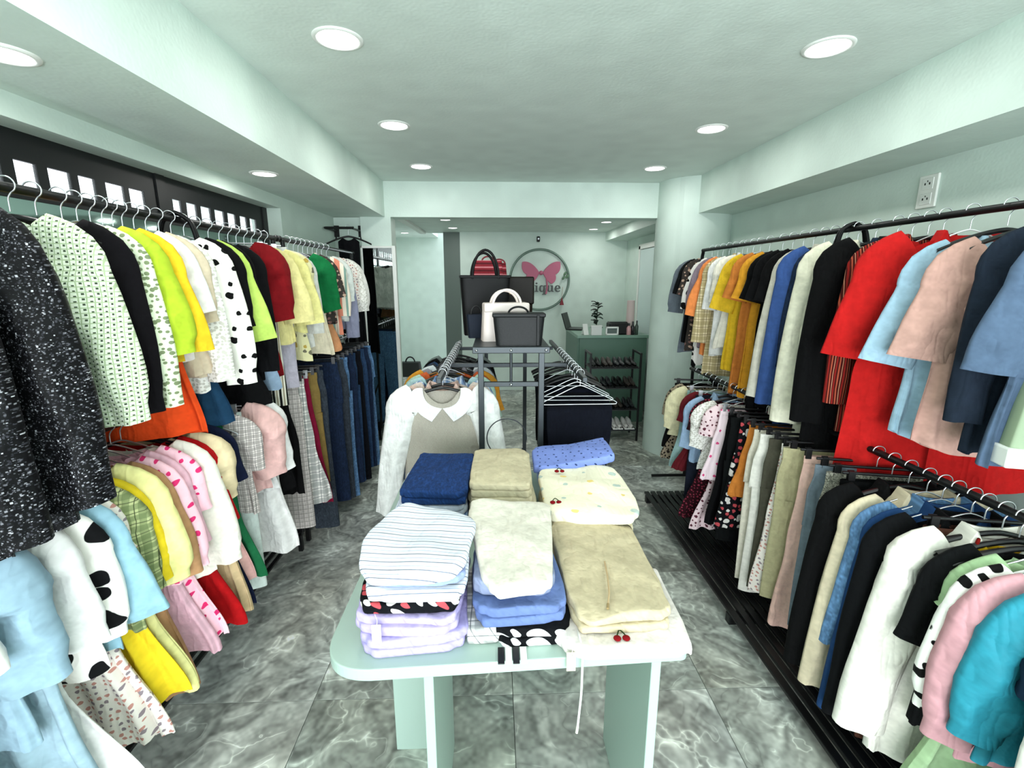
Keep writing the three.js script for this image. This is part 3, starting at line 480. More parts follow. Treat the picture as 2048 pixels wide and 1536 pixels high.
// ---- upper rail, window side (near to far)
garment(LU, -0.82, 'jacket', P.sparkle, 'black glittery jacket, nearest of two', { len: 0.78, hw: 0.27, sl: 0.62, sr: 0.11, cr: 0.09, sd: 0.05, buttons: 0, m2: P.sparkle });
garment(LU, -0.96, 'jacket', P.sparkle, 'black glittery jacket beside the gingham blouse', { len: 0.78, hw: 0.27, sl: 0.6, sr: 0.11, cr: 0.1, sd: 0.055, buttons: 0 });
garment(LU, -1.185, 'blouse', P.gingham, 'pale green gingham blouse with balloon sleeves', { len: 0.6, sl: 0.48, puff: 0.18, sr: 0.088, cr: 0.07, sd: 0.042, sa: 0.2 });
garment(LU, -1.285, 'top', fab('#0a070c'), 'black top with puffed long sleeves', { len: 0.6, sl: 0.48, puff: 0.15, sr: 0.088, sa: 0.2 });
garment(LU, -1.355, 'top', P.laceGreen, 'cream green lace top with long sleeves', { len: 0.54, sl: 0.48, sa: 0.2 });
garment(LU, -1.43, 'blouse', fab('#b7cf36'), 'lime blouse with ruched puff sleeves', { len: 0.52, sl: 0.34, puff: 0.3, sr: 0.085, cr: 0.075, sd: 0.05 });
garment(LU, -1.48, 'tee', fab('#f0c62a'), 'sunny yellow tee', { len: 0.48, sl: 0.34 });
garment(LU, -1.525, 'slip', fab('#ea4d1c'), 'vivid orange sleeveless dress', { len: 0.74, sw: 0.18, ww: 0.2, hw: 0.25 });
garment(LU, -1.57, 'tee', fab('#f1f1ee'), 'plain white tee', { len: 0.5, hang: 'black' });
garment(LU, -1.61, 'blouse', fab('#d4c4aa'), 'sand blouse with short sleeves', { len: 0.56, puff: 0.15 });
garment(LU, -1.65, 'top', P.lace, 'white lace long-sleeved top', { len: 0.62, sl: 0.46 });
garment(LU, -1.7, 'slip', fab('#1c3f5c'), 'petrol blue sleeveless dress', { len: 0.76 });
garment(LU, -1.755, 'top', P.dots, 'white top with bold black dots', { len: 0.6, sl: 0.5, puff: 0.12, sr: 0.08, cr: 0.07 });
garment(LU, -1.82, 'blouse', fab('#050506'), 'black blouse with frilled puff sleeves', { len: 0.6, sl: 0.3, puff: 0.35 });
garment(LU, -1.885, 'tee', fab('#c4e16b'), 'neon lime cropped tee', { len: 0.46, sl: 0.36 });
garment(LU, -1.96, 'dress', fab('#060608'), 'black dress beside the neon tee', { len: 0.76 });
garment(LU, -2.04, 'top', fab('#09090c'), 'black long-sleeved top beside the maroon dress', { len: 0.66 });
garment(LU, -2.12, 'slip', fab('#94abc4'), 'dusty blue sleeveless dress', { len: 0.72 });
garment(LU, -2.2, 'blouse', fab('#7d0f16'), 'maroon dress top with big puff sleeves', { len: 0.68, sl: 0.3, puff: 0.5, sr: 0.1, cr: 0.09, sd: 0.055 });
garment(LU, -2.27, 'pants', P.stripeMono, 'black and cream striped trousers', { len: 0.84 });
garment(LU, -2.34, 'tee', fab('#eadf9a'), 'pale lemon tee, nearer one', { len: 0.54, sl: 0.32 });
garment(LU, -2.41, 'pants', fab('#bcb6c4'), 'lavender grey trousers', { len: 0.78 });
garment(LU, -2.48, 'tee', fab('#efe79a'), 'lemon tee with soft sleeves, farther one', { len: 0.5, sl: 0.34 });
garment(LU, -2.55, 'blouse', P.florYellow, 'yellow floral blouse', { len: 0.66 });
garment(LU, -2.62, 'top', fab('#d9d9d2'), 'light grey top', { len: 0.6, sl: 0.4 });
garment(LU, -2.9, 'blouse', fab('#ece1c5'), 'cream colour-block dress top with green sleeves', { len: 0.68, sl: 0.3, ms: fab('#0f6b3a') });
garment(LU, -2.98, 'tee', P.florBrown, 'brown patterned tee', { len: 0.5 });
garment(LU, -3.05, 'slip', fab('#d99a6c'), 'terracotta sleeveless dress', { len: 0.68 });
garment(LU, -3.12, 'shirt', P.stripePeach, 'peach and green striped shirt', { len: 0.58, sl: 0.34 });
garment(LU, -3.2, 'blouse', fab('#d6dcd6'), 'misty grey blouse', { len: 0.5 });
garment(LU, -3.28, 'top', fab('#8c8fa6'), 'grey violet top', { len: 0.56 });
garment(LU, -3.36, 'blouse', P.florLight, 'pale floral blouse', { len: 0.52 });
garment(LU, -3.45, 'blouse', P.lace, 'white lace blouse with wide sleeves', { len: 0.56, sl: 0.34 });
garment(LU, -3.55, 'blouse', fab('#eceae4'), 'white frilled blouse at the mirror end', { len: 0.54, sl: 0.34 });
// ---- lower rail, window side (near to far)
garment(LL, -0.763, 'dress', fab('#f0eeea'), 'white cotton dress nearest the viewer', { len: 0.72, hw: 0.3 });
garment(LL, -0.848, 'blouse', fab('#8ea9b9'), 'powder blue blouse with puff sleeves', { len: 0.46, sl: 0.3, puff: 0.4, sr: 0.1, cr: 0.09, sd: 0.05 });
garment(LL, -0.912, 'skirt', fab('#98b1be'), 'powder blue skirt', { len: 0.62 });
garment(LL, -0.965, 'dress', fab('#e9e6e4'), 'off-white long dress with flared hem', { len: 0.64, hw: 0.32, sl: 0.3, fold: 0.026, puff: 0.2 });
garment(LL, -1.028, 'blouse', P.cow, 'white blouse with black cow patches', { len: 0.44, sl: 0.32 });
garment(LL, -1.081, 'tee', fab('#8fb6c6'), 'light aqua blue tee', { len: 0.42, sl: 0.32, cr: 0.09 });
garment(LL, -1.118, 'dress', P.florLight, 'floral print dress beside the yellow dress', { len: 0.64, sl: 0.16 });
garment(LL, -1.155, 'blouse', P.checkGreen, 'olive check blouse', { len: 0.42, sl: 0.3 });
garment(LL, -1.198, 'dress', fab('#edcf2a'), 'strong yellow dress with gathered sleeves', { len: 0.58, sl: 0.3, puff: 0.2 });
garment(LL, -1.251, 'dress', fab('#f4eda2'), 'pale yellow dress with wide sleeves', { len: 0.6, sl: 0.32, puff: 0.25, sr: 0.1, cr: 0.09, sd: 0.045 });
garment(LL, -1.304, 'dress', fab('#b98c64'), 'tan brown long dress', { len: 0.66, sl: 0.34, hw: 0.23 });
garment(LL, -1.351, 'blouse', P.hearts, 'pink blouse with magenta hearts', { len: 0.4, sl: 0.34, puff: 0.1 });
garment(LL, -1.399, 'dress', fab('#edbccb'), 'soft pink dress', { len: 0.6, sl: 0.3 });
garment(LL, -1.442, 'dress', P.hearts, 'pink dress with magenta hearts', { len: 0.58, sl: 0.2 });
garment(LL, -1.484, 'blouse', fab('#ece7da'), 'ecru knit blouse with full sleeves', { len: 0.46, sl: 0.42, puff: 0.2, sr: 0.09, cr: 0.075 });
garment(LL, -1.537, 'dress', fab('#b30f14'), 'scarlet dress', { len: 0.6, sl: 0.3, cr: 0.08 });
garment(LL, -1.579, 'blouse', fab('#e8d4ac'), 'cream satin blouse with puffed shoulders', { len: 0.36, sl: 0.22, puff: 0.5, sr: 0.085, sd: 0.05 });
garment(LL, -1.622, 'skirt', fab('#d8bd92'), 'beige pleated skirt', { len: 0.62, nf: 14 });
garment(LL, -1.675, 'dress', fab('#0e1630'), 'midnight navy dress', { len: 0.62, sl: 0.2, hw: 0.24 });
garment(LL, -1.728, 'slip', fab('#e8b7b0'), 'rose pleated sleeveless dress', { len: 0.54 });
garment(LL, -1.770, 'slip', fab('#1e6a42'), 'emerald sleeveless dress', { len: 0.56 });
garment(LL, -1.813, 'shirt', P.plaidFine, 'grey houndstooth shirt', { len: 0.4, sl: 0.2 });
garment(LL, -1.876, 'pants', fab('#d9e4de'), 'pale mint trousers', { len: 0.68, ww: 0.19 });
garment(LL, -1.940, 'blouse', fab('#e6b9b4'), 'rose pink blouse with puff sleeves', { len: 0.36, sl: 0.28, puff: 0.5, sr: 0.1, cr: 0.09, sd: 0.055 });
garment(LL, -2.014, 'blouse', fab('#f3f2f0'), 'white blouse with gathered puff sleeves', { len: 0.4, sl: 0.3, puff: 0.4, sr: 0.1, cr: 0.09, sd: 0.05 });
garment(LL, -2.088, 'skirt', fab('#f4f2ef'), 'white flared skirt', { len: 0.62, hw: 0.28, fold: 0.028 });
garment(LL, -2.184, 'skirt', fab('#060607'), 'short black skirt beside the white flared skirt', { len: 0.36 });
garment(LL, -2.311, 'skirt', fab('#060607'), 'black pencil skirt', { len: 0.44, hw: 0.2 });
garment(LL, -2.438, 'pants', P.plaidFine, 'grey checked trousers', { len: 0.7 });
garment(LL, -2.544, 'skirt', P.plaidGrey, 'white and grey checked flared skirt', { len: 0.6, hw: 0.28 });
garment(LL, -2.629, 'skirt', fab('#7c1030'), 'wine red skirt', { len: 0.64 });
garment(LL, -2.724, 'pants', fab('#8c7440'), 'antique gold trousers', { len: 0.56 });
garment(LL, -2.809, 'pants', P.denimGrey, 'charcoal wide jeans', { len: 0.9 });
const jeans = [['#', P.denimDark, 'dark indigo jeans, first of the far jeans'], ['#', P.denimGrey, 'slate grey jeans with flared legs'], ['#', P.denimLight, 'bleached blue jeans with a pale stripe'], ['#', P.denimDark, 'deep indigo straight jeans'], ['#', P.denimMid, 'mid blue jeans with cuffs'], ['#', P.denimBlack, 'black jeans among the blue ones'], ['#', P.denimMid, 'medium blue wide jeans'], ['#', P.denimDark, 'indigo jeans by the mirror'], ['#', P.denimLight, 'light wash jeans by the mirror']];
jeans.forEach(([, m, d], i) => garment(LL, -3.095 - i * 0.1, 'pants', m, d, { len: 0.86 + 0.03 * (i % 3), hang: 'black' }));
// ---- centre rack, pale side
// ---------- centre rack with bag shelf ----------
{
  const t = thing('display_rack', 'grey metal centre rack with a bag shelf and two side rails', 'clothes rack');
  const xa = -0.072, xb = 0.224, zf = -2.27, zk = -3.6, yt = 1.335;
  part('shelf', rboxG(xa - 0.04, xb + 0.04, yt - 0.032, yt, zk, zf, 0.004), gunM, t);
  for (const x of [xa, xb]) for (const z of [zf - 0.013, zk + 0.013]) part('post', rboxG(x - 0.014, x + 0.014, 0, yt - 0.03, z - 0.013, z + 0.013, 0.003), gunM, t);
  for (const [y, z] of [[1.15, zf - 0.013], [1.15, zk + 0.013], [0.12, zf - 0.013], [0.12, zk + 0.013]]) part('crossbar', rboxG(xa + 0.014, xb - 0.014, y - 0.012, y + 0.012, z - 0.01, z + 0.01, 0.003), gunM, t);
  part('centre_rod', barG([0.075, 1.15, zf - 0.013], [0.075, yt - 0.03, zf - 0.013], 0.007), gunM, t);
  for (const x of [xa - 0.02, 0.075, xb + 0.02]) part('bolt', new THREE.SphereGeometry(0.007, 12, 8).translate(x, yt - 0.016, zf + 0.003), chromeM, t);
  part('bolt', new THREE.SphereGeometry(0.007, 12, 8).translate(0.075, 1.15, zf + 0.002), chromeM, t);
  for (const r of [CL, CR]) { part('side_rail', rboxG(r.x - 0.012, r.x + 0.012, r.y - 0.027, r.y - 0.001, zk, -2.17, 0.004), gunM, t); }
  for (const z of [-2.75, -3.45]) part('rail_arm', rboxG(CL.x, CR.x, 1.15, 1.174, z - 0.01, z + 0.01, 0.003), gunM, t);
  for (const x of [-0.3, 0.45]) part('foot', rboxG(x - 0.015, x + 0.015, 0, 0.03, zk, zf, 0.004), gunM, t);
  for (const z of [zk + 0.02, zf - 0.02]) part('foot_bar', rboxG(-0.3, 0.45, 0.005, 0.028, z - 0.012, z + 0.012, 0.003), gunM, t);
}
garment(CL, -2.33, 'top', P.knit, 'grey knit vest with white pointed collar and white sleeves', { len: 0.66, ms: fab('#f4f4f1'), sl: 0.64, sr: 0.085, cr: 0.06, sd: 0.042, sa: 0.24, sc: 1, neck: 0.09, nd: 0.075, y0: -0.085, hang: 'black', at: '' });
{ // its wide flat white collar
  const k = scene.children[scene.children.length - 2], w = fab('#fafafa');
  for (const s of [-1, 1]) {
    const sh = new THREE.Shape(); sh.moveTo(s * 0.095, 0.004); sh.quadraticCurveTo(s * 0.1, -0.09, s * 0.004, -0.1); sh.lineTo(s * 0.055, -0.165); sh.quadraticCurveTo(s * 0.15, -0.115, s * 0.158, -0.03); sh.quadraticCurveTo(s * 0.14, 0.014, s * 0.095, 0.004);
    const g = new THREE.ExtrudeGeometry(sh, { depth: 0.003, bevelEnabled: true, bevelSize: 0.002, bevelThickness: 0.002, bevelSegments: 2, curveSegments: 14 }); g.translate(0, -0.085, 0.02); part('collar', g, w, k, 'white pointed collar');
  }
}
{ const t = thing('price_tag', 'white card hanging from the upper window-side rail', 'price tag', [-1.2, 1.873, -2.78]); part('card', rboxG(-0.045, 0.045, -0.115, -0.045, -0.0015, 0.0015, 0.001, 1), whiteM, t); part('string', tubeG([[0, -0.048, 0], [0.006, -0.02, 0.004], [0, 0.016, 0], [-0.006, -0.02, -0.004], [0, -0.048, 0]], 0.001, 20, 5), whiteM, t); }
garment(CL, -2.41, 'shirt', fab('#e3c3b6'), 'pink shirt behind the grey knit vest', { len: 0.66, sl: 0.34, sa: 0.5 });
garment(CL, -2.47, 'blouse', fab('#e8d9cf'), 'blush blouse behind the pink shirt', { len: 0.62 });
garment(CL, -2.54, 'shirt', P.stripeBlue, 'blue striped shirt', { len: 0.7, sl: 0.52 });
garment(CL, -2.61, 'blouse', fab('#b9d9dc'), 'ice blue blouse', { len: 0.6 });
garment(CL, -2.68, 'tee', fab('#b6d3c2'), 'mint tee', { len: 0.64, sw: 0.22 });
garment(CL, -2.76, 'tee', fab('#d9663a'), 'coral orange tee', { len: 0.62 });
garment(CL, -2.83, 'tee', fab('#dc9a35'), 'amber tee', { len: 0.64, sw: 0.24 });
garment(CL, -2.9, 'shirt', fab('#9a9aa2'), 'ash grey shirt', { len: 0.64 });
garment(CL, -2.98, 'blouse', fab('#dfe7ea'), 'pale silver blouse', { len: 0.62 });
garment(CL, -3.07, 'tee', fab('#3a3f48'), 'charcoal tee', { len: 0.64 });
garment(CL, -3.16, 'top', P.denimMid, 'blue denim top', { len: 0.62 });
garment(CL, -3.26, 'tee', fab('#0b0c0d'), 'black tee far along the pale row', { len: 0.64 });
garment(CL, -3.38, 'tee', fab('#7e8a86'), 'grey green tee at the far end', { len: 0.64 });
const navy = ['#0a0d18', '#090b15', '#0d101c', '#0d0f16', '#1a1e2f', '#101319', '#0c0d12', '#15161c', '#1b1d22', '#0e1014'];
const nd = ['navy trousers at the front of the dark row', 'navy trousers second in the dark row', 'ink blue trousers third in the dark row', 'black trousers fourth in the dark row', 'blue black trousers fifth in the dark row', 'black trousers sixth in the dark row', 'jet black trousers seventh in the dark row', 'soft black trousers eighth in the dark row', 'graphite trousers ninth in the dark row', 'black trousers last in the dark row'];
navy.forEach((c, i) => {
  const z = -2.3 - i * 0.085, K = { ...KIND.pants, len: 0.5 }, R = rng(500 + i);
  const t = thing('trousers', nd[i], 'trousers', [CR.x, CR.y, z], (R() - 0.5) * 0.14, CR.group);
  // folded over the bar of a wire hanger
  part('folded_legs', gridG(20, 24, (a, b) => { const v = a / 20, u = b / 24 * 2 - 1, s = v < 0.5 ? -1 : 1, q = Math.abs(v - 0.5) * 2; const y = -0.172 + 0.006 - q * (s < 0 ? 0.46 : 0.42), w = 0.165 - 0.02 * q + 0.004 * Math.sin(6 * q + i); return [u * w, y, s * (0.006 + 0.012 * Math.min(1, q * 6) + 0.006 * Math.sin(5 * u + 3 * q + i) * q) * Math.min(1, q * 8 + 0.05)]; }), fab(c), t);
  hanger(CR, z, i < 3 || i === 5 ? 'wire' : 'black', false, `${i < 3 || i === 5 ? 'thin metal' : 'black plastic'} hanger under the ${nd[i]}`, 'hangers on the clothes rails', t.rotation.y);
});
{ // thin dark hoop hanging at the rack
  const t = thing('hoop', 'thin dark wire hoop hanging at the centre rack post', 'hoop', [0.052, 0.885, -2.245]);
  part('ring', new THREE.TorusGeometry(0.098, 0.0028, 8, 64), mat('#3a3d42', 0.4, { metalness: 0.5 }), t);
}
// ---------- bags on the shelf ----------
const croc = (() => { const R = rng(8), n = 90, px = Array.from({ length: n }, () => [R(), R()]); return dataTex(256, 0.12, (u, v) => { let a = 9, b = 9; for (const [x, y] of px) { let dx = Math.abs(x - u), dy = Math.abs(y - v); dx = Math.min(dx, 1 - dx); dy = Math.min(dy, 1 - dy); const d = dx * dx + dy * dy; if (d < a) { b = a; a = d; } else if (d < b) b = d; } const e = Math.min(1, (Math.sqrt(b) - Math.sqrt(a)) * 22); return [e, e, e]; }, false); })();
const crocM = leather('#17191a', 0.4, { bumpMap: croc, bumpScale: 0.00025 });
function bagBody(w0, w1, h, d0, d1) { // tapered rounded box, base at y 0
  const ring = (t, j) => { const a = j / 40 * 6.2832, c = Math.cos(a), s = Math.sin(a), e = 0.28; return [lin(w0, w1, t) / 2 * Math.sign(c) * Math.pow(Math.abs(c), e), t * h, lin(d0, d1, t) / 2 * Math.sign(s) * Math.pow(Math.abs(s), e)]; };
  return merge([uvm(gridG(6, 40, (i, j) => ring(i / 6, j), true)), uvm(gridG(1, 40, (i, j) => { const p = ring(1, j); return i ? p : [0, h, 0]; }, true)), uvm(gridG(1, 40, (i, j) => { const p = ring(0, j); return i ? [0, 0, 0] : p; }, true))]);
}
const arcPts = (w, h, y, z, n = 12) => Array.from({ length: n + 1 }, (_, i) => { const a = Math.PI * i / n; return [-w * Math.cos(a), y + h * Math.sin(a), z]; });
const Y0 = 1.335;
{ const t = thing('handbag', 'black crocodile-textured box handbag at the shelf front', 'handbag', [0.115, Y0, -2.36], 0.0);
  part('body', bagBody(0.225, 0.255, 0.15, 0.11, 0.1), crocM, t); part('rim', rboxG(-0.13, 0.13, 0.138, 0.158, -0.056, 0.056, 0.006), crocM, t); part('side_strap', rboxG(0.085, 0.1, 0.0, 0.15, 0.045, 0.06, 0.003), crocM, t); part('handle', tubeG(arcPts(0.05, 0.035, 0.15, -0.02), 0.005, 24, 8), crocM, t); }
{ const m = mat('#e9dcd6', 0.4), t = thing('handbag', 'cream leather handbag with two round handles', 'handbag', [0.055, Y0, -2.55], 0.15);
  part('body', bagBody(0.26, 0.24, 0.19, 0.12, 0.1), m, t); part('handle', tubeG(arcPts(0.075, 0.085, 0.18, 0.045), 0.007, 28, 8), m, t); part('handle', tubeG(arcPts(0.075, 0.08, 0.18, -0.045), 0.007, 28, 8), m, t); part('flap', rboxG(-0.12, 0.12, 0.15, 0.198, -0.055, 0.055, 0.01), m, t); part('clasp', rboxG(-0.015, 0.015, 0.13, 0.15, 0.055, 0.066, 0.003), chromeM, t); }
{ const m = leather('#08080a', 0.5), t = thing('tote_bag', 'large black leather tote with tall looped handles', 'handbag', [-0.06, Y0, -2.83], 0.12);
  part('body', bagBody(0.25, 0.29, 0.34, 0.13, 0.12), m, t); part('handle', tubeG(arcPts(0.075, 0.16, 0.32, 0.055), 0.0075, 28, 8), m, t); part('handle', tubeG(arcPts(0.075, 0.15, 0.32, -0.055), 0.0075, 28, 8), m, t); part('trim', rboxG(-0.146, 0.146, 0.325, 0.342, -0.062, 0.062, 0.005), m, t); }
{ const m = leather('#170f08', 0.5), t = thing('handbag', 'dark brown satchel with brass clasp beside the black tote', 'handbag', [0.125, Y0, -2.99], 0.0);
  part('body', bagBody(0.2, 0.22, 0.33, 0.12, 0.11), m, t); part('flap', rboxG(-0.112, 0.112, 0.17, 0.335, 0.04, 0.066, 0.01), leather('#120c06', 0.5), t); part('clasp', rboxG(-0.04, 0.0, 0.23, 0.25, 0.066, 0.074, 0.003), mat('#b59d6b', 0.3, { metalness: 0.8 }), t); }
const redM = pat(stripeTex('#8f1f2c', [['#d98089', 0.1, 0.3], ['#5d0f1a', 0.55, 0.8]], 0.045), 0.5);
[['red striped pouch lying on top of the stacked bags', -0.045, 0.44, 0.23, -3.22], ['red quilted purse peeking beside the tote handle', 0.03, 0.43, 0.14, -3.4]].forEach(([l, x, y, w, z]) => { const t = thing('purse', l, 'purse', [x, Y0, z], 0.05); part('body', bagBody(w + 0.02, w - 0.05, y, 0.11, 0.06), redM, t); part('handle', tubeG(arcPts(0.04, 0.03, y - 0.005, 0), 0.005, 20, 8), redM, t); });
{ const t = thing('handbag', 'small navy bag low beside the black tote', 'handbag', [-0.105, Y0, -2.66], 0.2); part('body', bagBody(0.09, 0.11, 0.13, 0.06, 0.06), leather('#141c2a', 0.6), t); part('handle', tubeG(arcPts(0.03, 0.05, 0.125, 0), 0.004, 20, 8), blackM, t); }
// handbags hung on the wall rails by their handles
function hungBag(x, y, z, turn, label) { const t = thing('shoulder_bag', label, 'handbag', [x, y, z], turn); const m = leather('#08080a', 0.45); for (const d of [-0.02, 0.02]) part('handle', tubeG([[-0.06, -0.22, d], [-0.062, -0.1, d], [-0.045, -0.02, d * 0.6], [0, 0.012, d * 0.5], [0.045, -0.02, d * 0.6], [0.062, -0.1, d], [0.06, -0.22, d]], 0.008, 40, 8), m, t); const b = bagBody(0.2, 0.2, 0.2, 0.03, 0.03); b.translate(0, -0.41, 0); part('body', b, m, t); }
hungBag(1.6, 1.885, -2.165, -0.3, 'black bag hooked on the upper socket-wall rail');
{ const t = thing('tote_bag', 'sage bag with turquoise patch and white base on the upper socket-wall rail', 'handbag', [1.62, 1.885, -1.12], -0.26); const m = leather('#8a9a80', 0.6); for (const d of [-0.025, 0.025]) part('handle', tubeG([[-0.1, -0.46, d], [-0.09, -0.25, d], [-0.03, -0.02, d * 0.5], [0, 0.012, d * 0.3], [0.03, -0.02, d * 0.5], [0.09, -0.25, d], [0.1, -0.46, d]], 0.008, 40, 8), m, t); const b = bagBody(0.5, 0.44, 0.29, 0.06, 0.05); b.translate(0, -0.72, 0); part('body', b, m, t); part('base_band', rboxG(-0.255, 0.255, -0.73, -0.675, -0.036, 0.036, 0.006), whiteM, t); part('patch', rboxG(-0.13, 0.13, -0.62, -0.5, 0.024, 0.033, 0.004), mat('#27c7bb', 0.5), t); }
hungBag(-1.2, 1.885, -1.925, 0.4, 'black bag hooked on the upper window-side rail');
// ---------- table ----------
const TY = 0.76;
{
  const t = thing('display_table', 'mint green display table with rounded corners and panel legs', 'table');
  const s = new THREE.Shape(), x0 = -0.42, x1 = 0.47, a = 0.955, b = 2.12, r = 0.12, q = 0.02;
  s.moveTo(x0 + r, a); s.lineTo(x1 - q, a + 0.035); s.quadraticCurveTo(x1, a + 0.035, x1, a + 0.035 + q); s.lineTo(x1, b - r); s.quadraticCurveTo(x1, b, x1 - r, b); s.lineTo(x0 + r, b); s.quadraticCurveTo(x0, b, x0, b - r); s.lineTo(x0, a + r); s.quadraticCurveTo(x0, a, x0 + r, a);
  const g = new THREE.ExtrudeGeometry(s, { depth: 0.026, bevelEnabled: true, bevelSize: 0.003, bevelThickness: 0.003, bevelSegments: 2, curveSegments: 16 }); g.rotateX(-Math.PI / 2); g.translate(0, TY - 0.029, 0); part('table_top', g, mintM, t);
  const h = TY - 0.032;
  part('leg_panel', rboxG(0.385, 0.41, 0, h, -1.42, -1.0, 0.003), mintM, t); part('leg_panel', rboxG(-0.185, -0.16, 0, h, -1.42, -1.0, 0.003), mintM, t); part('leg_panel', rboxG(-0.365, -0.185, 0, h, -1.425, -1.4, 0.003), mintM, t);
  part('leg_panel', rboxG(-0.34, 0.38, 0, h, -1.98, -1.955, 0.003), mintM, t);
}
// folded clothes: rounded slabs of cloth, fold over fold
function slabG(w, d, h, o, R) {
  const N = 64, prof = [[0.965, 0.0], [0.99, 0.1], [1, 0.3], [1, 0.7], [0.99, 0.9], [0.965, 1], [0.9, 1.0], [0.75, 1.0], [0.55, 1.0], [0.35, 1.0], [0.15, 1.0], [0, 1.0]], f = R() * 6, g = R() * 6, tp = o.taper ?? 1;
  return gridG(prof.length - 1, N, (i, j) => {
    const a = j / N * 6.2832, c = Math.cos(a), s = Math.sin(a), e = o.sq ?? 0.32, k = prof[i][0];
    let z = d / 2 * Math.sign(s) * Math.pow(Math.abs(s), e) * k, x = w / 2 * Math.sign(c) * Math.pow(Math.abs(c), e) * k;
    x *= lin(1, tp, (z / d + 0.5)); // toward the front narrower
    const edge = 1 + 0.02 * Math.sin(5 * a + f) + 0.012 * Math.sin(11 * a + g); x *= edge; z *= edge;
    let y = prof[i][1] * h + (o.wr ?? 0.004) * (Math.sin(17 * x + f + 9 * z) + 0.7 * Math.sin(31 * z - 12 * x + g) + 0.5 * Math.sin(43 * x + 5 * z)) * (prof[i][1] > 0.8 ? 1 : 0.3);
    y += (o.dome ?? 0.006) * (1 - k * k) + (o.slope ?? 0) * z + (o.tilt ?? 0) * x;
    if (o.sagR && x > o.sagR) y -= (x - o.sagR) * 1.6;
    return [x, y, z, x + y * 0.6, z - y];
  }, true);
}
const foldedG = 'folded clothes on the mint table';
function folded(label, cat, name, m, [x, y, z], [w, d, h], n = 2, o = {}) {
  const R = rng(900 + seedNo++), t = thing(name, label, cat, [x, y, z], o.turn ?? (R() - 0.5) * 0.14, foldedG);
  for (let k = 0; k < n; k++) { const g = slabG(w * (1 - 0.03 * R()), d * (1 - 0.02 * R()), h / n * 1.02, { ...o, wr: (o.wr ?? 0.004) * (k === n - 1 ? 1 : 0.3) }, R); g.translate((R() - 0.5) * 0.006, k * h / n, (R() - 0.5) * 0.006); part('fold', g, m, t); }
  return t;
}
// column beside the rounded corner
folded('lilac folded tops, lowest of the front stack', 't-shirt', 'folded_t_shirt', fab('#b6abdf'), [-0.215, TY, -1.14], [0.265, 0.3, 0.05], 2);
folded('lilac folded tee with a paper tag', 't-shirt', 'folded_t_shirt', fab('#bcaede'), [-0.215, TY + 0.051, -1.145], [0.26, 0.3, 0.05], 2);
folded('black folded top with floral print, between lilac and striped tops', 'top', 'folded_shirt', P.florDark, [-0.215, TY + 0.102, -1.15], [0.255, 0.29, 0.03], 1);
folded('white folded striped blouse, lower of two', 'blouse', 'folded_blouse', P.stripeBlouse, [-0.205, TY + 0.133, -1.15], [0.25, 0.29, 0.032], 1);
folded('pale blue folded shirt between the two striped blouses', 'shirt', 'folded_shirt', fab('#9aa9d6'), [-0.2, TY + 0.166, -1.16], [0.25, 0.28, 0.018], 1);
folded('white folded striped blouse on top of its stack', 'blouse', 'folded_blouse', P.stripeBlouse, [-0.205, TY + 0.185, -1.165], [0.285, 0.34, 0.034], 1, { sq: 0.6, dome: 0.014, wr: 0.008, turn: -0.12 });
// behind it
folded('blue striped folded shirt under the folded jeans', 'shirt', 'folded_shirt', P.stripeBlue, [-0.24, TY, -1.7], [0.27, 0.36, 0.07], 3);
folded('pale striped folded shirt halfway up the jeans stack', 'shirt', 'folded_shirt', fab('#c8cfdf'), [-0.235, TY + 0.071, -1.7], [0.25, 0.34, 0.05], 2);
folded('deep blue folded jeans on top of the back stack', 'jeans', 'folded_jeans', P.denimBright, [-0.215, TY + 0.122, -1.72], [0.235, 0.38, 0.055], 2, { sq: 0.2, wr: 0.002 });
// middle column
folded('checked folded shirt at the table front', 'shirt', 'folded_shirt', P.plaidGrey, [-0.03, TY, -1.16], [0.11, 0.28, 0.045], 1);
folded('black and white folded top with cow patches', 'top', 'folded_shirt', P.cowDark, [0.085, TY, -1.16], [0.2, 0.3, 0.05], 2, { wr: 0.007 });
folded('slate blue folded trousers under the white ones', 'trousers', 'folded_trousers', fab('#6b7fb3'), [0.05, TY + 0.051, -1.18], [0.24, 0.32, 0.05], 2);
folded('grey folded tee inside the middle stack', 't-shirt', 'folded_t_shirt', fab('#8d97b4'), [0.045, TY + 0.102, -1.22], [0.22, 0.32, 0.04], 1);
folded('white folded trousers lying on the middle stack', 'trousers', 'folded_trousers', fab('#e6e0d2'), [0.045, TY + 0.15, -1.215], [0.285, 0.43, 0.03], 1, { taper: 0.56, wr: 0.006, slope: -0.05, dome: 0.01 });
folded('cream folded knits, lower of the back middle stack', 'sweater', 'folded_sweater', fab('#d3c8ab'), [0.02, TY, -1.72], [0.25, 0.36, 0.1], 3);
folded('beige folded knit with frayed edge on the back stack', 'sweater', 'folded_sweater', fab('#cfc3a4'), [0.018, TY + 0.102, -1.74], [0.235, 0.36, 0.085], 3, { sq: 0.25 });
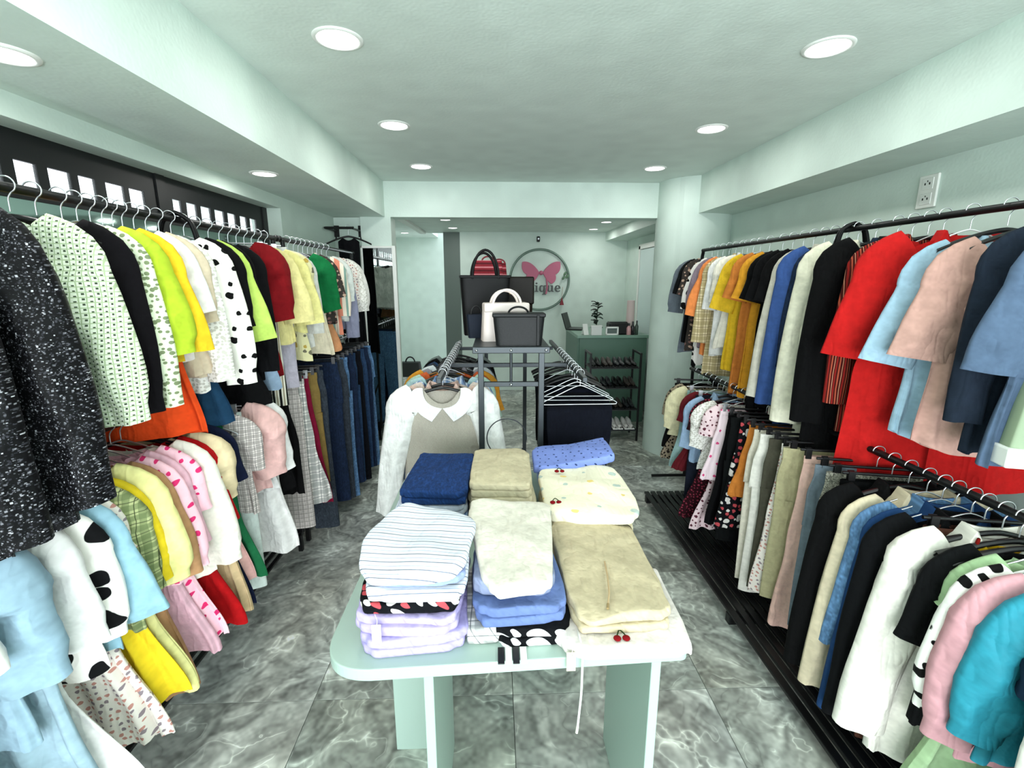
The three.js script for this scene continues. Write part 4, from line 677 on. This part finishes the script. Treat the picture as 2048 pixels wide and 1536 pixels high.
// column by the square corner
folded('white folded trousers hanging over the table edge', 'trousers', 'folded_trousers', fab('#e8e0da'), [0.315, TY, -1.13], [0.34, 0.34, 0.035], 1, { sagR: 0.155, wr: 0.006 });
folded('beige folded trousers with drawstring', 'trousers', 'folded_trousers', fab('#cdbf9f'), [0.315, TY + 0.036, -1.25], [0.29, 0.5, 0.05], 2, { wr: 0.006, taper: 0.9 });
folded('yellow cream folded blouse under the cherry print', 'blouse', 'folded_blouse', fab('#efe3c0'), [0.33, TY, -1.68], [0.3, 0.42, 0.085], 2);
const cherryT = folded('cream folded blouse with printed cherries and lemons', 'blouse', 'folded_blouse', P.cherry, [0.33, TY + 0.087, -1.66], [0.34, 0.44, 0.035], 1, { sq: 0.4, wr: 0.007, dome: 0.012 });
folded('sky blue folded tee under the dotted shirt', 't-shirt', 'folded_t_shirt', fab('#8ea2d2'), [0.33, TY, -1.99], [0.3, 0.2, 0.1], 3);
folded('periwinkle folded shirt with tiny navy dots', 'shirt', 'folded_shirt', P.polkaBlue, [0.33, TY + 0.115, -1.975], [0.34, 0.24, 0.035], 1, { tilt: 0.16, sq: 0.25 });
// embroidered cherries
const cherryM = fab('#b3141f'), stemM = fab('#3d5a2a');
function cherries(x, y, z, label) { const t = thing('cherry_charm', label, 'charm', [x, y, z]); for (const s of [-1, 1]) { part('cherry', new THREE.SphereGeometry(0.0095, 14, 10).scale(1, 0.5, 1).translate(s * 0.011, 0.004, 0.004), cherryM, t); part('stem', tubeG([[s * 0.011, 0.007, 0], [s * 0.005, 0.008, -0.012], [0, 0.007, -0.02]], 0.0016, 8, 5), stemM, t); } }
cherries(0.205, TY + 0.133, -1.52, 'red cherry pair on the cream printed blouse front'); cherries(0.255, TY + 0.13, -1.8, 'red cherry pair on the cream printed blouse back'); cherries(0.27, TY + 0.089, -1.475, 'red cherry pair at the beige trousers waist'); cherries(0.3, TY + 0.04, -0.985, 'red cherry pair on the white trousers edge');
// paper tags and drawstrings
const tagM = mat('#efe6c4', 0.7);
function priceTag(x, y, z, tilt, label, str) { const t = thing('price_tag', label, 'price tag', [x, y, z]); const g = rboxG(-0.011, 0.011, -0.048, 0, -0.001, 0.001, 0.0008, 1); g.rotateX(tilt); part('card', g, tagM, t); const e = new THREE.TorusGeometry(0.003, 0.0008, 6, 14); e.translate(0, -0.006, 0.0015); e.rotateX(tilt); part('eyelet', e, chromeM, t); part('string', tubeG(str, 0.0009, 14, 5), mat('#d8d2c4', 0.8), t); }
priceTag(-0.285, TY + 0.1, -0.978, -0.05, 'cream paper price tag on the lilac tee', [[0, -0.006, 0], [0.004, 0.012, 0.002], [-0.004, 0.02, -0.01]]);
priceTag(0.175, TY + 0.022, -0.965, -0.1, 'cream paper price tag over the table edge', [[0, -0.006, 0], [0.004, 0.006, -0.004], [-0.004, 0.012, -0.03]]);
{ const t = thing('drawstring', 'white cord hanging below the table edge', 'cord', [0.2, TY + 0.03, -0.975]); part('cord', tubeG([[0, 0, -0.06], [0, 0.008, -0.02], [0.002, -0.01, 0.012], [0.002, -0.12, 0.014], [-0.004, -0.22, 0.014]], 0.003, 40, 6), mat('#e6e4df', 0.8), t); part('tip', barG([-0.004, -0.22, 0.014], [-0.006, -0.238, 0.014], 0.0036, 8), mat('#cfcac0', 0.6), t); }
{ const t = thing('drawstring', 'tan cord lying on the beige trousers', 'cord', [0.29, TY + 0.096, -1.1]); part('cord', tubeG([[0.02, 0, -0.12], [0.012, 0.002, -0.05], [0, 0.002, 0.02], [-0.012, -0.002, 0.06]], 0.0025, 30, 6), mat('#b99f78', 0.8), t); part('tip', barG([-0.012, -0.002, 0.06], [-0.016, -0.004, 0.075], 0.0035, 8), mat('#8d774f', 0.6), t); }
{ const t = thing('ribbon_label', 'black and white ribbon end at the table front', 'ribbon', [0.035, TY + 0.004, -0.985]); for (let k = 0; k < 4; k++) part('ribbon_stripe', rboxG(-0.035 + k * 0.018, -0.019 + k * 0.018, 0, 0.003, -0.02, 0.032, 0.001, 1), k % 2 ? whiteM : blackM, t); }
// ---------- mirror, back room ----------
{
  const t = thing('standing_mirror', 'tall white framed mirror on the pier by the jeans', 'mirror', [-1.045, 0, ZF]);
  part('glass', boxG(-0.15, 0.118, 0.05, 1.93, 0.006, 0.014), mat('#dfe6e4', 0.02, { metalness: 1 }), t);
  part('frame', merge([rboxG(0.116, 0.15, 0.02, 1.95, 0, 0.035, 0.004), rboxG(-0.165, -0.148, 0.02, 1.95, 0, 0.025, 0.004), rboxG(-0.165, 0.15, 1.93, 1.95, 0, 0.025, 0.004), rboxG(-0.165, 0.15, 0.02, 0.05, 0, 0.03, 0.004)]), whiteM, t);
}
{ // short rod on the niche wall with a black jacket
  const t = thing('garment_rod', 'short wall rod in the niche by the pier', 'rod', [-1.33, 2.08, ZF - 0.05]);
  part('rod', barG([-0.1, 0, 0.3], [0.14, 0, 0.3], 0.011, 10), blackM, t); part('bracket', barG([-0.1, 0, 0], [-0.1, 0, 0.31], 0.009, 8), blackM, t); part('bracket', barG([0.12, 0, 0], [0.12, 0, 0.31], 0.009, 8), blackM, t); part('plate', rboxG(-0.125, -0.075, -0.05, 0.05, 0, 0.008, 0.003), blackM, t); part('plate', rboxG(0.095, 0.145, -0.05, 0.05, 0, 0.008, 0.003), blackM, t);
  garment({ x: -1.24, y: 2.092, tw: 0, at: 'on the short wall rod', group: 'clothes on the wall rod' }, -4.25, 'slip', fab('#0a0b0f'), 'long black garment bag', { len: 1.15, sw: 0.1, ww: 0.105, hw: 0.11, fold: 0.01, th: 0.02, hang: 'black', tw: 0.1, neck: 0.05, nd: 0.02 });
}
{ // round sign with bow on the far wall
  const t = thing('wall_sign', 'round wire wall sign with pink bow and dark lettering', 'sign', [0.65, 1.65, ZB + 0.02]);
  part('ring', new THREE.TorusGeometry(0.43, 0.016, 10, 80), mat('#6f8479', 0.4, { metalness: 0.4 }), t);
  const pk = mat('#c26a85', 0.6), wing = s => { const h = new THREE.Shape(); h.moveTo(s * 0.03, 0.0); h.bezierCurveTo(s * 0.1, 0.12, s * 0.2, 0.17, s * 0.27, 0.15); h.bezierCurveTo(s * 0.29, 0.06, s * 0.26, 0.0, s * 0.2, -0.02); h.bezierCurveTo(s * 0.23, -0.07, s * 0.2, -0.14, s * 0.15, -0.15); h.bezierCurveTo(s * 0.1, -0.12, s * 0.06, -0.06, s * 0.03, 0.0); return new THREE.ExtrudeGeometry(h, { depth: 0.018, bevelEnabled: true, bevelSize: 0.006, bevelThickness: 0.006, bevelSegments: 2 }); };
  for (const s of [-1, 1]) part('bow_wing', wing(s).translate(0.02, 0.1, 0), pk, t, 'pink bow wing');
  part('bow_knot', new THREE.SphereGeometry(0.032, 16, 12).translate(0.02, 0.1, 0.015), pk, t);
  part('bow_tail', tubeG([[0.1, 0.02, 0.02], [0.11, -0.1, 0.02], [0.095, -0.2, 0.02]], 0.012, 14, 8), pk, t);
  const font = await new FontLoader().loadAsync('fonts/droid/droid_serif_bold.typeface.json');
  const tg = new TextGeometry('unique', { font, size: 0.125, depth: 0.014, curveSegments: 5, bevelEnabled: false }); tg.computeBoundingBox(); tg.translate(-(tg.boundingBox.max.x) / 2 + 0.0, -0.17, 0); part('lettering', tg, mat('#4b514f', 0.5), t, 'dark lettering');
  const leafM = mat('#5d7d62', 0.7); for (const [x, y] of [[0.37, 0.09], [0.4, 0.05], [0.35, 0.03]]) part('leaf', new THREE.SphereGeometry(0.035, 12, 8).scale(1, 0.5, 0.3).rotateZ(0.6 + x).translate(x, y, 0.02), leafM, t);
  part('tassel', new THREE.ConeGeometry(0.032, 0.12, 14).translate(0.33, -0.3, 0.02), mat('#7f2a35', 0.7), t); part('tassel_cord', barG([0.33, -0.24, 0.02], [0.34, -0.1, 0.02], 0.005), mat('#cfc9bd', 0.7), t);
}
{ const t = thing('security_camera', 'small black camera above the wall sign', 'camera', [0.62, 2.22, ZB + 0.04]); part('mount', barG([0, 0, -0.04], [0, 0, 0.0], 0.012), whiteM, t); part('housing', rboxG(-0.022, 0.022, -0.04, 0.035, 0, 0.06, 0.01, 3), blackM, t); part('lens', new THREE.CylinderGeometry(0.012, 0.012, 0.008, 16).rotateX(Math.PI / 2).translate(0, 0, 0.062), chromeM, t); }
{ // counter
  const t = thing('sales_counter', 'dark green panelled sales counter in the back room', 'counter', [1.33, 0, -5.4]);
  part('front_panel', rboxG(-0.37, 0.41, 0, 1.0, -0.02, 0.02, 0.004), greenM, t); part('side_panel', rboxG(-0.39, -0.35, 0, 1.0, -0.9, 0.0, 0.004), greenM, t); part('counter_top', rboxG(-0.4, 0.43, 1.0, 1.035, -0.92, 0.04, 0.006), mat(new THREE.Color().setRGB(0.2, 0.33, 0.26), 0.35), t); part('side_panel', rboxG(0.37, 0.41, 0, 1.0, -0.9, -0.02, 0.004), greenM, t);
}
const CT = 1.035;
{ const t = thing('potted_plant', 'small dark leafy plant in a white pot on the counter', 'plant', [1.16, CT, -5.45]); part('pot', new THREE.LatheGeometry([[0, 0], [0.035, 0], [0.042, 0.03], [0.048, 0.09], [0.044, 0.09], [0.04, 0.075], [0, 0.075]].map(a => new THREE.Vector2(...a)), 28), whiteM, t); part('stem', tubeG([[0, 0.07, 0], [0.005, 0.2, 0], [0.015, 0.36, 0.0]], 0.005, 14, 6), mat('#2c3a26', 0.8), t);
  const R = rng(4), lm = mat('#12261a', 0.6); for (let k = 0; k < 26; k++) { const g = gridG(4, 4, (i, j) => { const u = i / 4, v = j / 2 - 1, w = 0.024 * Math.sin(Math.PI * Math.min(1, u * 1.02)); return [v * w, 0.012 * Math.sin(u * 3) - 0.01 * Math.abs(v), u * 0.075]; }); g.rotateX(-0.5 + R() * 0.9); g.rotateY(R() * 6.28); g.translate(0.006, 0.1 + 0.27 * k / 26, 0); part('leaf', g, lm, t); } }
function frame(x, y, z, w, h, label, turn) { const t = thing('photo_frame', label, 'photo frame', [x, y, z], turn); part('border', merge([rboxG(-w / 2, w / 2, 0, 0.018, 0, 0.016, 0.003), rboxG(-w / 2, w / 2, h - 0.018, h, 0, 0.016, 0.003), rboxG(-w / 2, -w / 2 + 0.018, 0, h, 0, 0.016, 0.003), rboxG(w / 2 - 0.018, w / 2, 0, h, 0, 0.016, 0.003)]), whiteM, t); part('picture', boxG(-w / 2 + 0.01, w / 2 - 0.01, 0.01, h - 0.01, 0.002, 0.008), mat('#5e6a66', 0.5), t); }
frame(1.33, CT, -5.39, 0.15, 0.095, 'white photo frame standing on the counter', 0.05);
{ const t = thing('card_box', 'white paper box on the counter beside the plant', 'box', [1.16, CT, -5.385]); part('carton', rboxG(-0.07, 0.05, 0, 0.1, -0.03, 0.02, 0.004), mat('#d9dcd8', 0.6), t); part('lid', rboxG(-0.072, 0.052, 0.1, 0.112, -0.032, 0.022, 0.003), whiteM, t); }
{ const t = thing('card_stand', 'slanted white card stand at the counter corner', 'card stand', [1.04, CT, -5.4], 0.3); const g = boxG(-0.03, 0.03, 0, 0.13, -0.003, 0.003); g.rotateX(-0.35); part('card', g, whiteM, t); const b = boxG(-0.02, 0.02, 0, 0.1, -0.003, 0.003); b.rotateX(0.4); b.translate(0, 0, -0.08); part('support', b, whiteM, t); }
{ const t = thing('receipt_printer', 'black receipt printer on the counter', 'printer', [1.44, CT, -5.5]); part('case', rboxG(-0.13, 0.1, 0, 0.13, -0.1, 0.08, 0.014, 3), blackM, t); part('cover', rboxG(-0.12, 0.09, 0.125, 0.142, -0.08, 0.03, 0.006), mat('#1c2022', 0.3), t); }
[['pink glass bottle on the counter', 1.53, 0.13, '#cf9fa0', 0.026], ['dark bottle with cap on the counter', 1.575, 0.15, '#1d1c1f', 0.022], ['slim green bottle at the counter end', 1.62, 0.16, '#39493f', 0.02]].forEach(([l, x, h, c, r]) => { const t = thing('bottle', l, 'bottle', [x, CT, -5.41]); part('glass_body', new THREE.LatheGeometry([[0, 0], [r, 0], [r, h * 0.6], [r * 0.5, h * 0.75], [r * 0.4, h * 0.8]].map(a => new THREE.Vector2(...a)), 24), mat(c, 0.2), t); part('cap', new THREE.CylinderGeometry(r * 0.45, r * 0.45, h * 0.22, 18).translate(0, h * 0.9, 0), mat('#2a2a2c', 0.4), t); });
{ const t = thing('ornament', 'tall pale pink cylinder standing at the counter end', 'ornament', [1.6, CT, -5.62]); part('column', new THREE.CylinderGeometry(0.045, 0.05, 0.36, 28).translate(0, 0.2, 0), mat('#d9c4c0', 0.6), t); part('base', new THREE.CylinderGeometry(0.055, 0.06, 0.03, 28).translate(0, 0.015, 0), whiteM, t); }
{ const t = thing('screen', 'dark screen standing at the counter corner by the wall', 'screen', [1.03, CT, -6.05], 1.2); part('keyboard_base', rboxG(-0.15, 0.15, 0, 0.016, -0.1, 0.1, 0.004), blackM, t); const g = rboxG(-0.15, 0.15, 0, 0.2, -0.006, 0.006, 0.004); g.rotateX(-0.3); g.translate(0, 0.014, -0.1); part('screen_lid', g, blackM, t); }
// shoe rack in front of the counter
{
  const x0 = 0.96, x1 = 1.47, z0 = -4.98, z1 = -4.7, t = thing('shoe_rack', 'black metal shoe rack in front of the green counter', 'shoe rack');
  for (const z of [z0, z1]) { for (const x of [x0, x1]) part('upright', rboxG(x - 0.01, x + 0.01, 0, 0.93, z - 0.01, z + 0.01, 0.003), blackM, t); }
  for (const x of [x0, x1]) part('top_rail', rboxG(x - 0.01, x + 0.01, 0.91, 0.93, z0, z1, 0.003), blackM, t);
  const ys = [0.12, 0.34, 0.57, 0.78]; for (const y of ys) part('shelf', rboxG(x0, x1, y - 0.012, y, z0, z1, 0.003), mat('#15191a', 0.5), t);
  // shoes
  const shoeG = (() => { const L = 0.24; return gridG(16, 18, (i, j) => { const u = i / 16, a = j / 18 * 6.2832, w = 0.036 * Math.pow(Math.sin(Math.PI * Math.min(0.985, 0.08 + 0.9 * u)), 0.5), h = lin(0.07, 0.035, sst(0.25, 0.6, u)) * (u > 0.93 ? 0.7 : 1) * (u < 0.03 ? 0.8 : 1); return [w * Math.cos(a), Math.max(0, h / 2 + h / 2 * Math.sin(a)), (u - 0.5) * L]; }, true); })();
  const soleG = rboxG(-0.036, 0.036, 0, 0.012, -0.12, 0.12, 0.005);
  const sm = [blackM, mat('#1b1d22', 0.4), mat('#3a332e', 0.5), mat('#dcdad6', 0.5)], nm = ['black', 'dark grey', 'brown', 'white'], lv = ['bottom shelf', 'second shelf', 'third shelf', 'top shelf'], ps = ['outer end', 'second place', 'third place', 'column end'];
  ys.forEach((y, r) => { for (let k = 0; k < 4; k++) { const c = r === 0 && k > 1 ? 3 : (k * 2 + r) % 3; for (const s of [0, 1]) { const q = thing('shoe', `${nm[c]} ${s ? 'right' : 'left'} shoe on the shoe rack, ${lv[r]}, ${ps[k]}`, 'shoe', [x0 + 0.07 + k * 0.122 - 0.026 + s * 0.054 * 1.0, y, (z0 + z1) / 2 + 0.01], 0, 'shoes on the black shoe rack'); q.scale.set(0.72, 1, 1); part('upper', shoeG.clone().translate(0, 0.01, 0), sm[c], q); part('sole', soleG, c === 3 ? whiteM : blackM, q); } } });
}
{ // grey cartons and cloth at the far passage
  const t = thing('floor_bag', 'dark bag standing on the passage floor', 'bag', [-1.5, 0, -8.3]); part('body', bagBody(0.4, 0.34, 0.24, 0.26, 0.16), mat('#171a18', 0.7), t); part('handle', tubeG(arcPts(0.08, 0.1, 0.23, 0), 0.012, 20, 8), blackM, t);
}
renderer.render(scene, camera);
